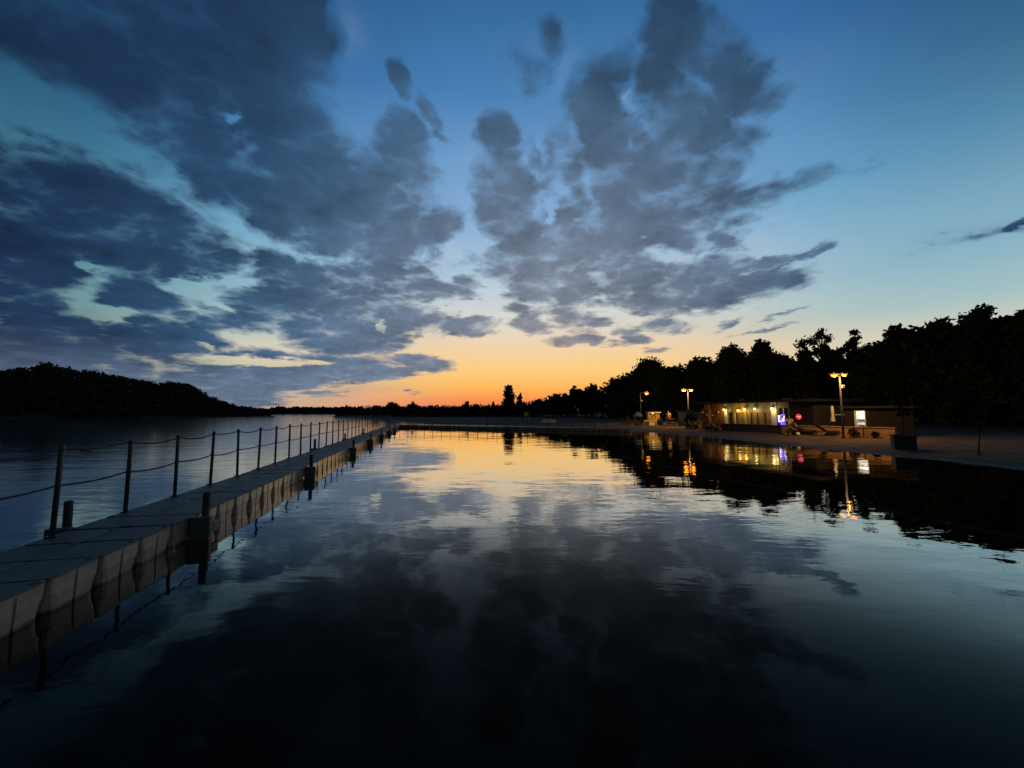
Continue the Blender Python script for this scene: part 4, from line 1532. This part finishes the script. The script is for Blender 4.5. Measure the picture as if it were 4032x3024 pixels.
def planter_tree():
    Y = 19.2
    c = at(3558, 1752, Y)
    z = gz(c.x, Y)
    root = empty('large_planter', (c.x, Y, z), R(-35))
    tag(root, 'large black square planter on the sand near the water', 'planter')
    bm = bmesh.new()
    box(bm, -.40, .40, -.40, .40, -.05, .62, .02)
    link_mesh('planter_body', bm, M['planter'], root)
    part('rim', M['planter'], root, (-.44, .44, -.44, -.34, .622, .68), (-.44, .44, .34, .44, .622, .68), (-.44, -.34, -.338, .338, .622, .68), (.34, .44, -.338, .338, .622, .68))
    part('soil', M['bark'], root, (-.338, .338, -.338, .338, .60, .645))
    rng = random.Random(21)
    t = empty('potted_tree', (c.x, Y, z + .64))
    tag(t, 'slender young tree growing in the large black planter', 'tree')
    bm = bmesh.new()
    pts = [Vector((0, 0, -.04)), Vector((.03, 0, .5)), Vector((.10, 0, 1.2)), Vector((.14, 0, 1.9))]
    tube(bm, pts, [.03, .026, .018, .006], 7)
    V, Fc = [], []
    for i in range(26):
        s = rng.uniform(.25, .98)
        p = pts[1].lerp(pts[3], s)
        d = rnd_dir(rng)
        d.z = abs(d.z) * .5
        e = p + d * .36 * (1.15 - s)
        tube(bm, [p, p.lerp(e, .5) + Vector((0, 0, .04)), e], [.009, .006, .003], 5)
        clump(V, Fc, e, .14, .10, 16, .06, rng)
    link_mesh('trunk', bm, M['bark'], t)
    leaf_mesh('crown', V, Fc, M['leaf_b'], t)
    tree('young_tree', 3836, 1556, 16.4, 20, 'thin young tree alone on the sand near the right edge', 77, 'airy', 420, .06, foot=.35, stem=.3, group='trees and bushes around the lake')
    # dark evergreen shrub by the annex
    c = at(2722, 1676, 40.4)
    rt = empty('evergreen_shrub', (c.x, 40.4, gz(c.x, 40.4)))
    tag(rt, 'tall dark evergreen shrub in front of the pale annex wall', 'shrub')
    V, Fc = [], []
    for q in range(14):
        a = rng.uniform(0, 6.28)
        rr = rng.uniform(.1, .5)
        clump(V, Fc, (math.cos(a) * rr, math.sin(a) * rr, rng.uniform(.25, 1.35)), .36, .34, 70, .12, rng)
    leaf_mesh('foliage', V, Fc, M['leaf'], rt)
    bm = bmesh.new()
    for q in range(6):
        tube(bm, [(0, 0, -.1), (rng.uniform(-.2, .2), rng.uniform(-.2, .2), .7), (rng.uniform(-.4, .4), rng.uniform(-.3, .3), 1.35)], [.03, .02, .006], 5)
    link_mesh('stem', bm, M['bark'], rt)


def far_bank_things():
    Y = 58.0
    c = at(2160, 1668, Y)
    root = empty('rowing_boat', (c.x, Y, gz(c.x, Y) + .02), R(8))
    tag(root, 'pale green rowing boat lying keel up on the bank beyond the far jetty', 'boat')
    bm = bmesh.new()
    n, k = 13, 9
    rows = []
    for i in range(n):
        t = i / (n - 1) * 2 - 1
        w = .52 * (1 - abs(t) ** 2.6) ** .8 + .01 if t > -1 else .3
        if t < 0:
            w = .52 * (1 - .45 * abs(t) ** 2)
        hgt = .46 * (1 - .25 * t * t)
        rows.append([bm.verts.new((t * 1.2, w * math.cos(math.pi * q / (k - 1)), hgt * math.sin(math.pi * q / (k - 1)) ** .7)) for q in range(k)])
    for a, b in zip(rows, rows[1:]):
        for q in range(k - 1):
            bm.faces.new((a[q], a[q + 1], b[q + 1], b[q]))
    bm.faces.new(rows[0])
    bm.faces.new(list(reversed(rows[-1])))
    link_mesh('hull', bm, M['boat'], root, True)
    part('keel', M['timber'], root, (-1.1, .95, -.02, .02, .44, .50))
    part('gunwale', M['timber'], root, (-1.15, .7, .50, .54, -.02, .03), (-1.15, .7, -.54, -.50, -.02, .03))
    Y = 60.0
    c = at(2074, 1668, Y)
    ch = empty('lifeguard_chair', (c.x, Y, gz(c.x, Y)), R(10))
    tag(ch, 'pale timber lifeguard high chair on the bank beyond the far jetty', 'chair')
    for sx in (-1, 1):
        for sy in (-1, 1):
            bm = bmesh.new()
            tube(bm, [(sx * .42, sy * .40, -.1), (sx * .26, sy * .24, 1.0)], .035, 6)
            link_mesh('leg', bm, M['render_pale'], ch)
    part('seat', M['render_pale'], ch, (-.32, .32, -.30, .30, 1.0, 1.05))
    part('backrest', M['render_pale'], ch, (-.32, .32, .26, .30, 1.052, 1.55))
    part('ladder', M['render_pale'], ch, *[(-.34 + .03 * i, .34 - .03 * i, -.40 + .045 * i, -.36 + .045 * i, .2 + .25 * i, .24 + .25 * i) for i in range(3)])


def buoy_line():
    root = empty('buoy_line', (0, 0, 0))
    tag(root, 'dark floating rope with small floats marking off the swimming area', 'buoy line')
    pts = [Vector((-2.1, 43.2, .0)), Vector((1.0, 32, 0)), Vector((4.05, 21.6, 0)), Vector((4.95, 17.3, 0)), Vector((6.57, 10.9, 0)), Vector((7.4, 8.6, 0)), Vector((9.2, 3.0, 0))]
    path = []
    for a, b in zip(pts, pts[1:]):
        n = max(3, int((b - a).length / .5))
        path += [a.lerp(b, i / n) + Vector((.04 * math.sin(i * 1.3), 0, .008 * math.sin(i * 2.1))) for i in range(n)]
    path.append(pts[-1])
    bm = bmesh.new()
    tube(bm, path, .010, 6)
    link_mesh('rope', bm, M['rope'], root)
    f0 = None
    for i in range(2, len(path) - 1, 1):
        p = path[i]
        if f0 is None:
            bm = bmesh.new()
            lathe(bm, [(.012, -.05), (.032, -.035), (.036, 0), (.032, .035), (.012, .05)], 8)
            bmesh.ops.rotate(bm, cent=(0, 0, 0), matrix=Matrix.Rotation(R(90), 3, 'X'), verts=bm.verts[:])
            f0 = link_mesh('float', bm, M['canvas_d'], root, True)
            f0.location = p
        elif i % 2 == 0:
            dup(f0, root, p, .3)


kiosk()
open_parasol()
closed_parasol(3280, 1598, 1660, 27.2, M['canvas_w'], 'closed white parasol standing between the red sign and the bright hut door', .10)
low_fence()
picnic_table()
planter_tree()
far_bank_things()
buoy_line()
lounger(20.9, 27.6, R(60), 'dark sun lounger on the sand nearer the seated person with the white bag')
lounger(21.5, 26.2, R(75), 'dark sun lounger on the sand nearer the street lamp')


# ------------------------------------------------------------------ people
def skin_object(name, joints, edges, mat, parent, sub=1):
    me = bpy.data.meshes.new(name + '_cage')
    me.from_pydata([j[0] for j in joints], edges, [])
    tmp = bpy.data.objects.new(name, me)
    COL.objects.link(tmp)
    md = tmp.modifiers.new('skin', 'SKIN')
    md.use_smooth_shade = True
    for i, j in enumerate(joints):
        sv = me.skin_vertices[0].data[i]
        sv.radius = (j[1], j[1]) if not isinstance(j[1], tuple) else j[1]
        sv.use_root = (i == 0)
    if sub:
        sb = tmp.modifiers.new('sub', 'SUBSURF')
        sb.levels = sub
        sb.render_levels = sub
    dg = bpy.context.evaluated_depsgraph_get()
    out = bpy.data.meshes.new_from_object(tmp.evaluated_get(dg))
    bpy.data.objects.remove(tmp)
    out.name = name
    out.materials.clear()
    out.materials.append(mat)
    o = bpy.data.objects.new(name, out)
    COL.objects.link(o)
    o.parent = parent
    return o


M['skin'] = plain('skin', (0.42, 0.25, 0.17), (0.36, 0.21, 0.14), 8, 0.55)
M['hair'] = plain('dark_hair', (0.03, 0.02, 0.015), (0.02, 0.014, 0.01), 30, 0.6)
CLOTH = {'white': plain('white_cotton', (0.70, 0.68, 0.64), (0.6, 0.58, 0.55), 8, 0.85, .3, 40),
         'dark': plain('dark_cotton', (0.03, 0.03, 0.036), (0.02, 0.02, 0.025), 8, 0.9, .3, 40),
         'grey': plain('grey_cotton', (0.12, 0.11, 0.12), (0.08, 0.08, 0.085), 8, 0.9, .3, 40)}


def person(x, y, rz, pose, top, legs, label, seat=0.0):
    z = gz(x, y)
    root = empty('person', (x, y, z), rz)
    tag(root, label, 'person')
    V3 = Vector
    if pose == 'stand':
        hip, chest, neck, head = V3((0, 0, .92)), V3((0, .01, 1.28)), V3((0, 0, 1.46)), V3((0, -.02, 1.58))
        kn = [V3((-.11, -.02, .50)), V3((.11, -.05, .50))]
        an = [V3((-.12, .03, .09)), V3((.13, -.02, .09))]
        el_ = [V3((-.27, .02, 1.14)), V3((.27, .02, 1.14))]
        wr = [V3((-.29, -.08, .90)), V3((.28, -.10, .90))]
    else:
        b = seat
        hip, chest, neck, head = V3((0, 0, .13 + b)), V3((0, .10, .48 + b)), V3((0, .08, .67 + b)), V3((0, .03, .80 + b))
        if b < .2:
            kn = [V3((-.15, -.40, .44)), V3((.16, -.36, .46))]
            an = [V3((-.13, -.66, .09)), V3((.15, -.60, .09))]
            wr = [V3((-.16, -.46, .50)), V3((.16, -.42, .52))]
        else:
            kn = [V3((-.13, -.42, b + .10)), V3((.13, -.42, b + .10))]
            an = [V3((-.13, -.44, .09)), V3((.13, -.40, .09))]
            wr = [V3((-.16, -.34, b + .24)), V3((.16, -.34, b + .24))]
        el_ = [V3((-.28, -.10, .36 + b)), V3((.28, -.10, .36 + b))]
    sh = [chest + V3((-.19, 0, .12)), chest + V3((.19, 0, .12))]
    J = [(hip, .12), (hip.lerp(chest, .5), .115), (chest, .13), (neck, .055), (head, (.082, .098)), (head + V3((0, .01, .10)), .07), (head + V3((0, -.105, -.01)), .016)]
    E = [(0, 1), (1, 2), (2, 3), (3, 4), (4, 5), (4, 6)]

    def add(p, r, par):
        J.append((p, r))
        E.append((par, len(J) - 1))
        return len(J) - 1
    for i, sg in enumerate((-1, 1)):
        a = add(hip + V3((sg * .10, 0, -.06)), .092, 0)
        k = add(kn[i], .060, a)
        c = add(kn[i].lerp(an[i], .35), .056, k)
        n = add(an[i], .038, c)
        add(an[i] + V3((sg * .01, -.14, -.055)), .034, n)
        s = add(sh[i], .058, 2)
        e = add(el_[i], .042, s)
        w = add(wr[i], .028, e)
        d = (wr[i] - el_[i]).normalized()
        pm = add(wr[i] + d * .06, (.020, .036), w)
        side = d.cross(V3((0, 0, 1)))
        side = side.normalized() if side.length > .1 else V3((0, 1, 0))
        for q, ln in enumerate((.065, .078, .072, .056)):
            b0 = wr[i] + d * .10 + side * (q - 1.5) * .021
            f1 = add(b0, .009, pm)
            f2 = add(b0 + d * ln * .55, .008, f1)
            add(b0 + d * ln + V3((0, 0, -.02)), .007, f2)
        th = add(wr[i] + d * .045 - side * .045, .010, pm)
        add(wr[i] + d * .085 - side * .058, .008, th)
    skin_object('body', J, E, M['skin'], root)
    # clothing follows the limbs a little outside the skin
    T = [(hip.lerp(chest, .12), .135), (hip.lerp(chest, .5), .130), (chest, .148), (chest.lerp(neck, .55), .085)]
    TE = [(0, 1), (1, 2), (2, 3)]
    for i in (0, 1):
        T.append((sh[i], .075))
        TE.append((2, len(T) - 1))
        T.append((sh[i].lerp(el_[i], .75), .062))
        TE.append((len(T) - 2, len(T) - 1))
    skin_object('shirt', T, TE, CLOTH[top], root)
    T = [(hip + V3((0, 0, .06)), .132), (hip, .136)]
    TE = [(0, 1)]
    for i, sg in enumerate((-1, 1)):
        a = hip + V3((sg * .10, 0, -.06))
        T.append((a, .106))
        TE.append((1, len(T) - 1))
        T.append((kn[i], .074))
        TE.append((len(T) - 2, len(T) - 1))
        T.append((kn[i].lerp(an[i], .9), .060))
        TE.append((len(T) - 2, len(T) - 1))
    skin_object('trousers', T, TE, CLOTH[legs], root)
    bm = bmesh.new()
    bmesh.ops.create_icosphere(bm, subdivisions=3, radius=1.0, matrix=Matrix.Translation(head + V3((0, .028, .045))) @ Matrix.Diagonal((.098, .105, .108, 1)))
    for v in [v for v in bm.verts if v.co.y < head.y - .035 and v.co.z < head.z + .085]:
        v.co.y = head.y - .035
    link_mesh('hair', bm, M['hair'], root, True)
    return root


def ptu(u, Y):
    return at(u, 1622, Y).x


person(ptu(2632, 45.2), 45.2, R(-60), 'stand', 'white', 'dark', 'standing person in a white shirt right of the yellow kiosk')
person(ptu(2788, 35.6), 35.6, R(-70), 'sit', 'dark', 'dark', 'person in dark clothes sitting on the sand below the brick cafe end, leftmost of three')
person(ptu(2806, 34.9), 34.9, R(-50), 'sit', 'grey', 'dark', 'person in a grey top sitting in the middle of three below the brick cafe end')
person(ptu(2829, 34.5), 34.5, R(-95), 'sit', 'dark', 'grey', 'person in dark top and grey trousers sitting rightmost of three below the brick cafe end')
person(ptu(2712, 39.4), 39.4, R(-40), 'sit', 'dark', 'dark', 'person in dark clothes sitting on the sand before the tall evergreen shrub')
person(ptu(2746, 39.2), 39.2, R(-80), 'sit', 'dark', 'grey', 'person with grey trousers sitting beside the square brick planter')
person(ptu(3128, 28.0), 28.0, R(-80), 'sit', 'dark', 'dark', 'person in dark clothes sitting on the sand in front of the neon sign')
# guest at a terrace table behind the low wall
q = on_front(9.10, -1.15, 0)
tx, ty = q.translation.x, q.translation.y
person(tx, ty, FROT + R(20), 'sit', 'white', 'dark', 'seated cafe guest in a white top right of the blue neon sign', seat=.42)
st = empty('stool', (tx, ty, gz(tx, ty)), FROT)
tag(st, 'wooden stool under the white-topped cafe guest', 'stool')
part('seat', M['timber'], st, (-.17, .17, -.17, .17, .37, .42), bevel=.01)
for sx in (-.13, .13):
    for sy in (-.13, .13):
        part('leg', M['timber'], st, (sx - .018, sx + .018, sy - .018, sy + .018, -.02, .369))
bx = ptu(3137, 27.4)
bg_ = empty('bag', (bx, 27.4, gz(bx, 27.4)))
tag(bg_, 'small white bag lying on the sand beside the dark loungers', 'bag')
bm = bmesh.new()
lathe(bm, [(.10, 0), (.13, .06), (.12, .16), (.05, .22)], 12)
link_mesh('bag_body', bm, M['white'], bg_, True)
bm = bmesh.new()
tube(bm, [(-.06, 0, .19), (-.05, 0, .29), (.05, 0, .29), (.06, 0, .19)], .008, 6)
link_mesh('handle', bm, M['canvas_d'], bg_)
